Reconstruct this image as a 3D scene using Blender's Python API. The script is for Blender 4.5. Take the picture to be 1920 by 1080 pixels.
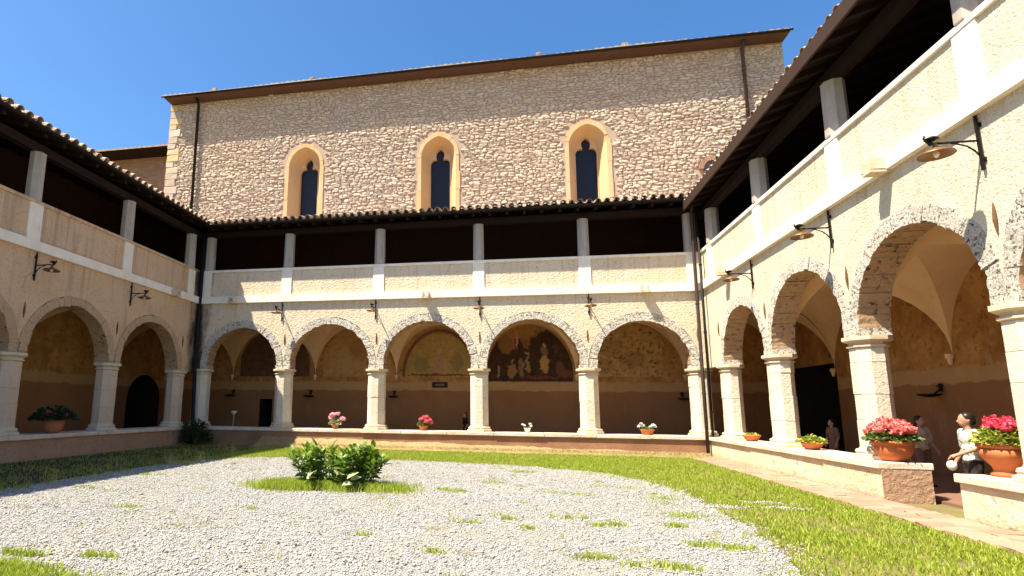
import bpy, bmesh, math, random
import numpy as np
from mathutils import Vector, Matrix
rnd = random.Random(7); rng = np.random.default_rng(7)
for o in list(bpy.data.objects): bpy.data.objects.remove(o)
SC = bpy.context.scene; COL = SC.collection
R_ = math.radians
# ---------------------------------------------------------------- camera
cam = bpy.data.cameras.new('camera'); camo = bpy.data.objects.new('camera', cam); COL.objects.link(camo)
YAW, PIT, ROL = -0.1945, 0.1604, 0.0119
F = Vector((math.sin(YAW)*math.cos(PIT), math.cos(YAW)*math.cos(PIT), math.sin(PIT)))
Rr = Vector((math.cos(YAW), -math.sin(YAW), 0)); Uu = Rr.cross(F)
R2 = Rr*math.cos(ROL)+Uu*math.sin(ROL); U2 = -Rr*math.sin(ROL)+Uu*math.cos(ROL)
M = Matrix.Identity(4)
for i in range(3): M[i][0] = R2[i]; M[i][1] = U2[i]; M[i][2] = -F[i]
CAM = Vector((12.755, -19.895, 1.65)); M.translation = CAM
camo.matrix_world = M
cam.sensor_width = 36; cam.lens = 1028.5/1920*36
cam.shift_x = 188.5/1920; cam.shift_y = 56.9/1920
cam.clip_end = 3000; cam.clip_start = .05
SC.camera = camo
# ---------------------------------------------------------------- sky, sun, exposure
LIGHT = Vector((.47, .32, -1)).normalized()
w = bpy.data.worlds.new('World'); SC.world = w; w.use_nodes = True
nt = w.node_tree; sky = nt.nodes.new('ShaderNodeTexSky'); sky.sky_type = 'NISHITA'; sky.sun_disc = False
sky.sun_elevation = math.asin(-LIGHT.z); sky.sun_rotation = math.atan2(-LIGHT.x, -LIGHT.y)
sky.altitude = 300; sky.air_density = 1.0; sky.dust_density = 1.2; sky.ozone_density = 3.0
bg = nt.nodes['Background']; bg.inputs[1].default_value = .092
hs = nt.nodes.new('ShaderNodeHueSaturation'); hs.inputs['Saturation'].default_value = 1.25
nt.links.new(sky.outputs[0], hs.inputs['Color']); nt.links.new(hs.outputs[0], bg.inputs[0])
sl = bpy.data.lights.new('sun', 'SUN'); sl.energy = 5.0; sl.angle = R_(.5); sl.color = (1, .92, .77)
so = bpy.data.objects.new('sun', sl); COL.objects.link(so); so.rotation_euler = LIGHT.to_track_quat('-Z', 'Y').to_euler()
SC.view_settings.view_transform = 'Standard'; SC.view_settings.look = 'None'
SC.view_settings.exposure = 1.4; SC.view_settings.gamma = 1
SC.render.engine = 'CYCLES'
SC.cycles.max_bounces = 6; SC.cycles.diffuse_bounces = 3; SC.cycles.glossy_bounces = 2; SC.cycles.transmission_bounces = 2

# ---------------------------------------------------------------- helpers
def link(name, me, parent=None, mat=None):
    o = bpy.data.objects.new(name, me); COL.objects.link(o)
    if parent: o.parent = parent
    if mat and me and not me.materials: me.materials.append(mat)
    return o
def tag(o, label=None, cat=None, group=None, kind=None):
    if label: o['label'] = label
    if cat: o['category'] = cat
    if group: o['group'] = group
    if kind: o['kind'] = kind
    return o
def empty(name, loc=(0,0,0), rz=0, label=None, cat=None, group=None, parent=None):
    o = bpy.data.objects.new(name, None); COL.objects.link(o); o.location = loc; o.rotation_euler = (0,0,rz)
    o.empty_display_size = .1
    if parent: o.parent = parent
    return tag(o, label, cat, group)
def copy(o, parent=None):
    c = o.copy(); COL.objects.link(c); c.parent = parent; return c
class MB:
    def __init__(s): s.v = []; s.f = []
    def add(s, v, f):
        n = len(s.v); s.v += [tuple(p) for p in v]; s.f += [tuple(i+n for i in q) for q in f]; return s
    def box(s, x0, x1, y0, y1, z0, z1, j=0):
        P = [(x,y,z) for z in (z0,z1) for y in (y0,y1) for x in (x0,x1)]
        if j: P = [tuple(c+rnd.uniform(-j,j) for c in p) for p in P]
        return s.add(P, [(0,2,3,1),(4,5,7,6),(0,1,5,4),(2,6,7,3),(0,4,6,2),(1,3,7,5)])
    def quad(s, a, b, c, d): return s.add([a,b,c,d], [(0,1,2,3)])
    def lathe(s, prof, n=8, c=(0,0), rot=None, cap=True, sq=None):
        """prof: list of (apothem, z)"""
        rot = math.pi/n if rot is None else rot; k = 1/math.cos(math.pi/n) if n <= 8 else 1
        V = [(c[0]+r*k*math.cos(rot+2*math.pi*i/n), c[1]+r*k*math.sin(rot+2*math.pi*i/n), z) for r, z in prof for i in range(n)]
        Fc = [(a*n+i, a*n+(i+1)%n, (a+1)*n+(i+1)%n, (a+1)*n+i) for a in range(len(prof)-1) for i in range(n)]
        if cap: Fc += [tuple(range(n-1,-1,-1)), tuple((len(prof)-1)*n+i for i in range(n))]
        return s.add(V, Fc)
    def tube(s, pts, r, n=8, cap=True):
        pts = [Vector(p) for p in pts]; m = len(pts)
        rr = r if isinstance(r, (list, tuple)) else [r]*m
        V = []; up = None
        for i, p in enumerate(pts):
            t = (pts[min(i+1,m-1)]-pts[max(i-1,0)]).normalized()
            if up is None: up = Vector((0,0,1)) if abs(t.z) < .9 else Vector((1,0,0))
            a = t.cross(up).normalized(); b = a.cross(t).normalized(); up = b
            V += [p+(a*math.cos(2*math.pi*k/n)+b*math.sin(2*math.pi*k/n))*rr[i] for k in range(n)]
        Fc = [(a*n+i, a*n+(i+1)%n, (a+1)*n+(i+1)%n, (a+1)*n+i) for a in range(m-1) for i in range(n)]
        if cap: Fc += [tuple(range(n-1,-1,-1)), tuple((m-1)*n+i for i in range(n))]
        return s.add(V, Fc)
    def ball(s, c, r, n=10, m=6):
        c = Vector(c); r = Vector(r) if not isinstance(r, (int,float)) else Vector((r,r,r))
        V = [c+Vector((0,0,-r.z))]; Fc = []
        for j in range(1,m):
            ph = -math.pi/2+math.pi*j/m
            V += [c+Vector((r.x*math.cos(ph)*math.cos(2*math.pi*i/n), r.y*math.cos(ph)*math.sin(2*math.pi*i/n), r.z*math.sin(ph))) for i in range(n)]
        V.append(c+Vector((0,0,r.z))); L = len(V)-1
        for i in range(n):
            Fc.append((0, 1+(i+1)%n, 1+i)); Fc.append((L, L-n+i, L-n+(i+1)%n))
            for j in range(m-2): Fc.append((1+j*n+i, 1+j*n+(i+1)%n, 1+(j+1)*n+(i+1)%n, 1+(j+1)*n+i))
        return s.add(V, Fc)
    def mesh(s, name, smooth=False, fix=False):
        me = bpy.data.meshes.new(name); me.from_pydata([tuple(p) for p in s.v], [], s.f); me.update()
        if fix:
            bm = bmesh.new(); bm.from_mesh(me); bmesh.ops.recalc_face_normals(bm, faces=bm.faces); bm.to_mesh(me); bm.free()
        if smooth: me.shade_smooth()
        return me
    def build(s, name, mat, parent=None, smooth=False, fix=True, bevel=0):
        me = s.mesh(name, smooth, fix)
        if bevel:
            bm = bmesh.new(); bm.from_mesh(me)
            bmesh.ops.bevel(bm, geom=bm.edges[:]+bm.verts[:], offset=bevel, segments=1, affect='EDGES', clamp_overlap=True)
            bm.to_mesh(me); bm.free()
        return link(name, me, parent, mat)
def npmesh(name, V, Fc, mat, parent=None, smooth=False):
    me = bpy.data.meshes.new(name); V = np.asarray(V, np.float32); Fc = np.asarray(Fc, np.int32); k = Fc.shape[1]
    me.vertices.add(len(V)); me.vertices.foreach_set('co', V.ravel())
    me.loops.add(Fc.size); me.loops.foreach_set('vertex_index', Fc.ravel())
    me.polygons.add(len(Fc)); me.polygons.foreach_set('loop_start', np.arange(0, Fc.size, k, dtype=np.int32))
    me.update(calc_edges=True); me.validate()
    if smooth: me.shade_smooth()
    return link(name, me, parent, mat)

# ---------------------------------------------------------------- materials
class T:
    """tiny node builder"""
    def __init__(s, name):
        s.m = bpy.data.materials.new(name); s.m.use_nodes = True; s.t = s.m.node_tree; s.b = s.t.nodes['Principled BSDF']
        s.b.inputs['Roughness'].default_value = .85; s.b.inputs['Specular IOR Level'].default_value = .25
        s.geo = s.t.nodes.new('ShaderNodeNewGeometry'); s.pos = s.geo.outputs['Position']
    def n(s, t, **k):
        nd = s.t.nodes.new('ShaderNode'+t)
        for a, v in k.items():
            if a.startswith('_'): setattr(nd, a[1:], v)
        return nd
    def set(s, inp, v):
        if hasattr(v, 'is_output'): s.t.links.new(v, inp)
        else: inp.default_value = v
    def map(s, v, scale=(1,1,1), loc=(0,0,0)):
        nd = s.n('Mapping'); s.set(nd.inputs[0], v); nd.inputs[3].default_value = scale; nd.inputs[1].default_value = loc; return nd.outputs[0]
    def noise(s, scale, detail=4, rough=.55, v=None, dist=0):
        nd = s.n('TexNoise'); s.set(nd.inputs['Vector'], s.pos if v is None else v)
        nd.inputs['Scale'].default_value = scale; nd.inputs['Detail'].default_value = detail; nd.inputs['Roughness'].default_value = rough; nd.inputs['Distortion'].default_value = dist
        return nd.outputs['Fac']
    def voro(s, scale, feature='F1', v=None, out='Distance'):
        nd = s.n('TexVoronoi', _feature=feature); s.set(nd.inputs['Vector'], s.pos if v is None else v); nd.inputs['Scale'].default_value = scale
        return nd.outputs[out]
    def ramp(s, f, stops):
        nd = s.n('ValToRGB'); s.set(nd.inputs[0], f); e = nd.color_ramp.elements
        while len(e) < len(stops): e.new(.5)
        for q, (p, c) in zip(e, stops): q.position = p; q.color = (*c, 1) if not isinstance(c, (int,float)) else (c,c,c,1)
        return nd.outputs[0]
    def rng(s, f, a, b, c=0, d=1):
        nd = s.n('MapRange'); s.set(nd.inputs[0], f)
        for i, v in enumerate((a,b,c,d)): nd.inputs[i+1].default_value = v
        return nd.outputs[0]
    def mix(s, f, a, b, mode='MIX'):
        nd = s.n('Mix', _data_type='RGBA', _blend_type=mode); s.set(nd.inputs[0], f)
        for i, v in ((6,a),(7,b)): s.set(nd.inputs[i], (*v,1) if isinstance(v, tuple) and len(v) == 3 else v)
        return nd.outputs[2]
    def math(s, op, a, b=0):
        nd = s.n('Math', _operation=op); s.set(nd.inputs[0], a); s.set(nd.inputs[1], b); return nd.outputs[0]
    def sep(s, v=None):
        nd = s.n('SeparateXYZ'); s.set(nd.inputs[0], s.pos if v is None else v); return nd.outputs
    def bump(s, h, st=.5, dist=.02, prev=None):
        nd = s.n('Bump'); nd.inputs['Strength'].default_value = st; nd.inputs['Distance'].default_value = dist; s.set(nd.inputs['Height'], h)
        if prev: s.t.links.new(prev, nd.inputs['Normal'])
        return nd.outputs[0]
    def out(s, col, normal=None, rough=None, **k):
        s.set(s.b.inputs['Base Color'], (*col,1) if isinstance(col, tuple) and len(col) == 3 else col)
        if normal: s.t.links.new(normal, s.b.inputs['Normal'])
        if rough is not None: s.set(s.b.inputs['Roughness'], rough)
        for a, v in k.items(): s.b.inputs[a.replace('_',' ')].default_value = v
        return s.m
def stucco(name, c1, c2, stain, bump=.6, fine=45, dist=.025, stamt=.5, damp=False):
    t = T(name)
    a = t.mix(t.rng(t.noise(.9, 5), .35, .68), c1, c2)
    a = t.mix(t.rng(t.noise(9, 4), .3, .75, 0, .35), a, c2)
    st = t.noise(1.0, 5, .6, t.map(t.pos, (1.6,1.6,.22)))
    a = t.mix(t.rng(st, .55, .78, 0, stamt), a, stain)
    zz_ = t.sep()[2]; sk = t.noise(1.0, 5, .65, t.map(t.pos, (4.5,4.5,.16), (3,1,7)))
    a = t.mix(t.math('MULTIPLY', t.rng(sk, .52, .68, 0, .55), t.rng(zz_, 4.5, 5.66)), a, stain)
    cr_ = t.voro(.8, 'DISTANCE_TO_EDGE', t.map(t.pos, (1,1,1.3)))
    a = t.mix(t.math('MULTIPLY', t.rng(cr_, .002, .008, .55, 0), t.rng(t.noise(.8, 3), .5, .6)), a, stain)
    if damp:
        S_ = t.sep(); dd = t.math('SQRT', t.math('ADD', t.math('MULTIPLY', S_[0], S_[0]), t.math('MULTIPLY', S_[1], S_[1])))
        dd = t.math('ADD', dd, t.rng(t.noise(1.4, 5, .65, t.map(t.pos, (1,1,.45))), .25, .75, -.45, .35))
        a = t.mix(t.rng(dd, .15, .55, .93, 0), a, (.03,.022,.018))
    pit = t.noise(fine*.55, 3, .6)
    a = t.mix(t.rng(pit, .30, .43, .6, 0), a, stain)
    nb = t.bump(t.noise(fine, 4, .65), bump, dist); nb = t.bump(t.noise(4, 3), .25, .05, nb)
    return t.out(a, nb, .95)
def plain(name, c, rough=.6, metal=0, var=.15, vs=6):
    t = T(name); d = tuple(x*(1-var) for x in c); u = tuple(min(1, x*(1+var)) for x in c)
    return t.out(t.mix(t.noise(vs, 4), d, u), t.bump(t.noise(vs*6, 3), .15, .01), rough, Metallic=metal)
mt = {}
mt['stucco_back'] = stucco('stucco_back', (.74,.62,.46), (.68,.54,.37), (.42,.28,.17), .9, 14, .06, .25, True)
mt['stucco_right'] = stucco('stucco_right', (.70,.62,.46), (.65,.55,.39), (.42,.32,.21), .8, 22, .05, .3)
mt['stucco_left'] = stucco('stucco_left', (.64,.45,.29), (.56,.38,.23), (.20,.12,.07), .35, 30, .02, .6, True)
def eroded(name, c, pitc, sc=14, thr=.40, b=.9, dist=.05):
    t = T(name)
    oi = t.n('ObjectInfo')
    a = t.mix(t.noise(2.2, 5), c, tuple(x*.78 for x in c))
    a = t.mix(t.math('MULTIPLY', oi.outputs['Random'], .25), a, (c[0]*.72, c[1]*.62, c[2]*.5))
    h = t.noise(sc, 6, .7, dist=.4)
    a = t.mix(t.rng(h, thr-.06, thr, .95, 0), a, pitc)
    nb = t.bump(h, b, dist); nb = t.bump(t.noise(sc*5, 3), .4, .01, nb)
    return t.out(a, nb, .95)
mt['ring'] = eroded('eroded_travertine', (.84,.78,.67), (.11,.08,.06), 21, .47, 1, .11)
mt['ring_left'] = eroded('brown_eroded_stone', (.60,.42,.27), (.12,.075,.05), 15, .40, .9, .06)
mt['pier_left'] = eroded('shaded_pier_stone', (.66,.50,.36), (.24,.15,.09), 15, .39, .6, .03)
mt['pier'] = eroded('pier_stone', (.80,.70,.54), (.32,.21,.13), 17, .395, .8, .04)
mt['mould'] = eroded('moulded_stone', (.70,.57,.40), (.22,.14,.09), 12, .37, .5, .02)
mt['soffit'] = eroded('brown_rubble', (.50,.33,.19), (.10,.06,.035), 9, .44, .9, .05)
t = T('white_limewash'); a = t.mix(t.rng(t.noise(3, 5), .4, .75), (.84,.77,.66), (.76,.65,.51))
a = t.mix(t.rng(t.noise(1.2, 5, .6, t.map(t.pos, (2,2,.4))), .62, .8, 0, .5), a, (.42,.30,.20))
mt['white'] = t.out(a, t.bump(t.noise(30, 4), .3, .01), .9)
t = T('grey_stone'); a = t.mix(t.noise(5, 5), (.50,.43,.36), (.36,.30,.25)); a = t.mix(t.rng(t.noise(1.3, 4, .6, t.map(t.pos, (4,4,.5))), .5, .8, 0, .5), a, (.20,.15,.12))
mt['column'] = t.out(a, t.bump(t.noise(40, 4), .4, .01), .9)
t = T('dark_wood'); g = t.noise(6, 4, .6, t.map(t.pos, (1,1,6))); mt['wood'] = t.out(t.mix(g, (.009,.004,.003), (.022,.009,.005)), t.bump(g, .3, .01), .75)
t = T('brown_fascia'); g = t.noise(8, 4, .6, t.map(t.pos, (1,.3,5))); mt['fascia'] = t.out(t.mix(g, (.03,.015,.009), (.06,.03,.017)), t.bump(g, .4, .01), .7)
t = T('roof_tile'); oi = t.n('ObjectInfo'); r0 = t.math('ADD', oi.outputs['Random'], t.geo.outputs['Random Per Island'])
a = t.mix(t.math('FRACT', r0), (.34,.20,.13), (.50,.38,.27)); a = t.mix(t.rng(t.noise(7, 5), .45, .7), a, (.22,.17,.13)); a = t.mix(t.rng(t.noise(16, 4), .58, .7, 0, .8), a, (.62,.57,.46))
mt['tile'] = t.out(a, t.bump(t.noise(40, 4), .4, .01), .95)
t = T('vault_plaster'); a = t.mix(t.rng(t.noise(1.1, 5), .35, .7), (.80,.57,.35), (.72,.49,.28)); a = t.mix(t.rng(t.noise(6, 5), .55, .75, 0, .3), a, (.50,.30,.16))
mt['vault'] = t.out(a, t.bump(t.noise(12, 4), .2, .02), .95)
t = T('inner_wall'); z = t.sep()[2]; z2 = t.math('ADD', z, t.rng(t.noise(2.6, 5), 0, 1, -.12, .12))
up = t.mix(t.rng(t.noise(1.6, 6, .65), .35, .65), (.50,.27,.09), (.30,.14,.045)); up = t.mix(t.rng(t.noise(5, 6, .7, dist=.6), .54, .66, 0, .75), up, (.13,.06,.03)); up = t.mix(t.rng(t.noise(3.3, 5, .6, t.map(t.pos, loc=(5,3,8))), .58, .7, 0, .6), up, (.52,.38,.22))
lo = t.mix(t.noise(1.4, 4), (.35,.175,.075), (.25,.12,.05)); lo = t.mix(t.rng(t.noise(2.5, 5, .6, t.map(t.pos, (1,1,.4))), .6, .75, 0, .5), lo, (.44,.25,.13))
a = t.mix(t.rng(z2, 2.36, 2.40), lo, t.mix(t.noise(4, 4), (.52,.32,.15), (.40,.23,.10))); a = t.mix(t.rng(z2, 2.72, 2.78), a, up)
mt['inner'] = t.out(a, t.bump(t.noise(16, 5), .3, .02), .95)
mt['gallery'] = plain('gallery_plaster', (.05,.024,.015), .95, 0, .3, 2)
mt['dark'] = plain('dark_room', (.03,.022,.017), .95)
mt['floor'] = plain('floor_brick', (.20,.11,.07), .8, 0, .25, 5)
t = T('church_mortar'); a = t.mix(t.noise(1.5, 5), (.47,.34,.25), (.41,.29,.21)); mt['mortar'] = t.out(a, t.bump(t.noise(25, 5), .8, .03), .95)
t = T('church_stone'); oi = t.n('ObjectInfo'); r0 = t.math('FRACT', t.math('ADD', oi.outputs['Random'], t.geo.outputs['Random Per Island']))
a = t.ramp(r0, [(0,(.44,.33,.25)),(.25,(.55,.45,.345)),(.5,(.49,.39,.30)),(.72,(.61,.51,.395)),(.88,(.44,.36,.29)),(1,(.53,.39,.28))])
a = t.mix(t.rng(t.noise(.25, 4), .4, .65, 0, .3), a, (.60,.44,.28)); a = t.mix(t.rng(t.noise(11, 5), .5, .75, 0, .35), a, (.34,.24,.16))
mt['cstone'] = t.out(a, t.bump(t.noise(22, 5, .65), .8, .03), .95)
t = T('orange_sandstone'); oi = t.n('ObjectInfo'); a = t.mix(t.noise(2.5, 5), (.58,.33,.13), (.64,.42,.21)); a = t.mix(t.math('MULTIPLY', oi.outputs['Random'], .5), a, (.64,.49,.32))
mt['sand'] = t.out(a, t.bump(t.noise(20, 4), .3, .015), .9)
mt['glass'] = T('dark_leaded_glass').out((.012,.012,.02), None, .35)
t = T('church_brick'); bt = t.n('TexBrick'); S_ = t.sep(); cm = t.n('CombineXYZ'); t.set(cm.inputs[0], S_[0]); t.set(cm.inputs[1], S_[2]); t.set(bt.inputs[0], cm.outputs[0])
bt.inputs['Scale'].default_value = 1; bt.inputs['Brick Width'].default_value = .3; bt.inputs['Row Height'].default_value = .1; bt.inputs['Mortar Size'].default_value = .012
bt.inputs['Color1'].default_value = (.30,.14,.08,1); bt.inputs['Color2'].default_value = (.40,.22,.13,1); bt.inputs['Mortar'].default_value = (.36,.25,.17,1)
a = t.mix(t.rng(t.noise(2, 6, .65), .4, .65, 0, .6), bt.outputs[0], (.24,.14,.09)); mt['brick'] = t.out(a, t.bump(t.noise(18, 5), .9, .04), .95)
mt['iron'] = plain('black_iron', (.02,.016,.013), .5, .5)
mt['rust'] = plain('rusty_ochre', (.13,.07,.03), .9, 0, .4, 9)
mt['copper'] = plain('bronze_shade', (.22,.12,.05), .45, .6)
mt['bulb'] = T('white_bulb').out((.8,.76,.66), None, .3)
mt['pipe'] = plain('brown_pipe', (.07,.045,.035), .5, .3)
mt['pipe_dark'] = plain('black_pipe', (.012,.010,.009), .6, .2)
mt['terra'] = plain('terracotta', (.46,.135,.045), .75, 0, .3, 7)
mt['terra_old'] = plain('weathered_terracotta', (.42,.15,.08), .8, 0, .3, 9)
mt['whitepot'] = plain('white_pot', (.75,.72,.68), .5)
t = T('wall_render'); a = t.mix(t.rng(t.noise(1.3, 5), .35, .7), (.72,.60,.40), (.60,.46,.29)); a = t.mix(t.rng(t.noise(3.2, 5, .65), .52, .68, 0, .55), a, (.76,.71,.58)); a = t.mix(t.rng(t.noise(7, 5), .62, .72, 0, .7), a, (.28,.18,.11))
a = t.mix(t.rng(t.math('ADD', t.sep()[2], t.rng(t.noise(5, 5), 0, 1, -.12, .12)), .2, .38, .6, 0), a, (.36,.26,.16))
mt['lowwall'] = t.out(a, t.bump(t.noise(14, 5, .65), .7, .04), .95)
t = T('red_brown_render'); a = t.mix(t.rng(t.noise(1.1, 5), .35, .7), (.36,.19,.10), (.27,.13,.07)); mt['lowwall_back'] = t.out(a, t.bump(t.noise(14, 5, .65), .5, .03), .95)
t = T('coping_stone'); a = t.mix(t.rng(t.noise(2, 5), .35, .7), (.70,.60,.47), (.58,.43,.31)); a = t.mix(t.rng(t.noise(14, 5), .56, .68, 0, .6), a, (.34,.23,.16)); mt['coping'] = t.out(a, t.bump(t.noise(25, 5), .5, .02), .9)
t = T('gravel'); v = t.voro(34, out='Color'); g = t.mix(t.rng(t.sep(v)[0], 0, 1), (.27,.255,.23), (.44,.42,.385)); e = t.voro(34, 'DISTANCE_TO_EDGE')
g = t.mix(t.rng(e, 0, .12, .8, 0), g, (.10,.09,.08)); g = t.mix(t.rng(t.noise(.7, 4), .5, .75, 0, .5), g, (.36,.30,.18))
mt['gravel'] = t.out(g, t.bump(e, 1, .03), .95)
t = T('pebble'); a = t.ramp(t.geo.outputs['Random Per Island'], [(0,(.10,.097,.093)),(.18,(.25,.244,.232)),(.45,(.38,.373,.357)),(.75,(.50,.49,.47)),(.9,(.63,.62,.60)),(1,(.32,.28,.22))]); a = t.mix(t.rng(t.noise(.6, 5), .48, .72, 0, .4), a, (.42,.36,.23)); mt['pebble'] = t.out(a, None, .9)
t = T('earth'); a = t.mix(t.rng(t.noise(2, 5), .35, .65), (.15,.115,.055), (.20,.17,.06)); mt['earth'] = t.out(a, t.bump(t.noise(20, 5), .8, .04), 1.0)
t = T('shade_dark_soil'); mt['soil'] = t.out(t.mix(t.rng(t.noise(3, 5), .35, .65), (.045,.030,.020), (.075,.052,.032)), t.bump(t.noise(20, 5), .8, .04), 1.0)  # darker copy of the earth, with the left wing's shade in its colour
t = T('bank_earth'); a = t.mix(t.rng(t.noise(4, 6, .7), .35, .65), (.42,.28,.13), (.30,.19,.08)); a = t.mix(t.rng(t.noise(22, 5), .5, .7, 0, .6), a, (.56,.43,.22)); mt['bank'] = t.out(a, t.bump(t.noise(18, 6, .7), 1, .08), 1.0)
t = T('pink_paver'); oi = t.n('ObjectInfo'); a = t.mix(oi.outputs['Random'], (.31,.165,.11), (.40,.24,.165)); a = t.mix(t.rng(t.noise(9, 5), .5, .75, 0, .6), a, (.28,.23,.14)); mt['paver'] = t.out(a, t.bump(t.noise(25, 4), .5, .02), .95)
def leafmat(name, a, b, isl=True, tr=.35, rough=.5):
    t = T(name); oi = t.n('ObjectInfo'); r0 = t.math('FRACT', t.math('ADD', oi.outputs['Random'], t.geo.outputs['Random Per Island']))
    c = t.mix(r0, a, b); t.out(c, None, rough); t.b.inputs['Specular IOR Level'].default_value = .35
    tl = t.n('BsdfTranslucent'); t.set(tl.inputs[0], c); ms = t.n('MixShader'); ms.inputs[0].default_value = tr
    t.t.links.new(t.b.outputs[0], ms.inputs[1]); t.t.links.new(tl.outputs[0], ms.inputs[2]); t.t.links.new(ms.outputs[0], t.t.nodes['Material Output'].inputs[0]); return t.m
mt['grass'] = leafmat('grass', (.21,.30,.018), (.47,.52,.075), tr=.45)
mt['drygrass'] = leafmat('dry_grass', (.40,.33,.12), (.50,.46,.22), tr=.3)
mt['leaf'] = leafmat('shrub_leaf', (.06,.12,.010), (.20,.30,.03), tr=.25, rough=.35)
mt['paleleaf'] = leafmat('pale_leaf', (.26,.30,.12), (.38,.40,.20), tr=.2)
mt['potleaf'] = leafmat('pot_leaf', (.05,.10,.02), (.16,.22,.04), tr=.25)
mt['limeleaf'] = leafmat('lime_leaf', (.22,.28,.03), (.40,.42,.07), tr=.3)
mt['darkleaf'] = leafmat('dark_leaf', (.02,.035,.012), (.045,.07,.02), tr=.2)
mt['coral'] = leafmat('coral_petal', (.60,.07,.06), (.80,.24,.20), tr=.25)
mt['crimson'] = leafmat('crimson_petal', (.62,.03,.07), (.80,.09,.14), tr=.25)
mt['pink'] = leafmat('pink_petal', (.72,.30,.36), (.85,.52,.55), tr=.25)
mt['red'] = leafmat('red_petal', (.62,.06,.09), (.78,.16,.20), tr=.25)
mt['white_petal'] = leafmat('white_petal', (.70,.66,.66), (.85,.82,.80), tr=.25)

# ================================================================ LARGE STRUCTURE
W = 18.954; GZ = .17
def plane(name, x0, x1, y0, y1, z, mat, n=1):
    return tag(MB().quad((x0,y0,z),(x1,y0,z),(x1,y1,z),(x0,y1,z)).build(name, mat, fix=False), kind='structure')
plane('ground', -600, 600, -600, 600, GZ-.02, mt['earth'])
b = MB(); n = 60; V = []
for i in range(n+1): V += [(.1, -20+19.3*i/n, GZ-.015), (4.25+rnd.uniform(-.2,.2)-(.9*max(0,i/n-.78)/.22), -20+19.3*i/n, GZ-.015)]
b.add(V, [(2*i,2*i+1,2*i+3,2*i+2) for i in range(n)]); tag(b.build('shade_soil_bed', mt['soil'], fix=False), kind='structure')  # dark ground sheet painting in the shade cast by the left wing
# gravel court: an uneven outline
gx = [(4.0,-15.2),(3.95,-11.5),(3.9,-8.8),(4.05,-6.6),(4.8,-5.0),(6.4,-4.45),(9.5,-4.35),(11.4,-4.5),(13.0,-4.95),(14.8,-6.1),(15.5,-8.0),(15.7,-10.4),(15.6,-12.1),(15.35,-13.6),(15.0,-15.5),(14.6,-22),(4,-22)]
def outline(pts, m=14, j=.09):
    out = []
    for i in range(len(pts)):
        p0,p1,p2,p3 = [Vector(pts[(i+k-1) % len(pts)]) for k in range(4)]
        for k in range(m):
            s = k/m; q = .5*((2*p1)+(p2-p0)*s+(2*p0-5*p1+4*p2-p3)*s*s+(3*p1-p0-3*p2+p3)*s**3)
            out.append((q.x+rnd.uniform(-j,j), q.y+rnd.uniform(-j,j)))
    return out
GOUT = outline(gx)
def inside(P, poly):
    P = np.asarray(P); x, y = P[:,0], P[:,1]; r = np.zeros(len(P), bool); q = np.asarray(poly); n = len(q); j = n-1
    for i in range(n):
        xi, yi = q[i]; xj, yj = q[j]
        c = ((yi > y) != (yj > y)) & (x < (xj-xi)*(y-yi)/(yj-yi+1e-12)+xi); r ^= c; j = i
    return r
gm = MB(); gm.add([(x,y,GZ-.010) for x,y in GOUT], [tuple(range(len(GOUT)))])
tag(gm.build('gravel_court', mt['gravel'], fix=False), kind='structure')

# ---------------------------------------------------------------- cloister wings
DEP = 4.0; TH = .5; PW = .34
def oct_block(x, y, a, z0, z1, ch=.006, j=0):
    return MB().lathe([(a-ch, z0),(a, z0+ch),(a, z1-ch),(a-ch, z1)], 8, (x+rnd.uniform(-j,j), y+rnd.uniform(-j,j)))
def semi(c, r, zs, n): return [(c+r*math.cos(math.pi*(1-k/n)), zs+r*math.sin(math.pi*k/n)) for k in range(n+1)]
def make_tile(L=.46, r0=.105, r1=.085, th=.016, flip=False):
    """tapered half-round tile along +y (up the slope), mouth at y=0"""
    n = 7; V = []
    for yy, r in ((0, r0), (L, r1)):
        for rr in (r, r-th):
            for k in range(n+1):
                a = math.pi*k/n; z = rr*math.sin(a)
                V.append((rr*math.cos(a), yy, -z if flip else z))
    m = n+1; Fc = []
    for k in range(n):
        Fc += [(k,k+1,2*m+k+1,2*m+k), (m+k,3*m+k,3*m+k+1,m+k+1), (k,m+k,m+k+1,k+1), (2*m+k,2*m+k+1,3*m+k+1,3*m+k)]
    Fc += [(0,2*m,3*m,m), (n,m+n,3*m+n,2*m+n)]
    b = MB(); b.add(V, Fc); return b.mesh('roof_tile', False, True)
TILE_C = make_tile(); TILE_P = make_tile(.46, .10, .12, .016, True)
for m_ in (TILE_C, TILE_P): m_.materials.append(mt['tile'])
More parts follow.
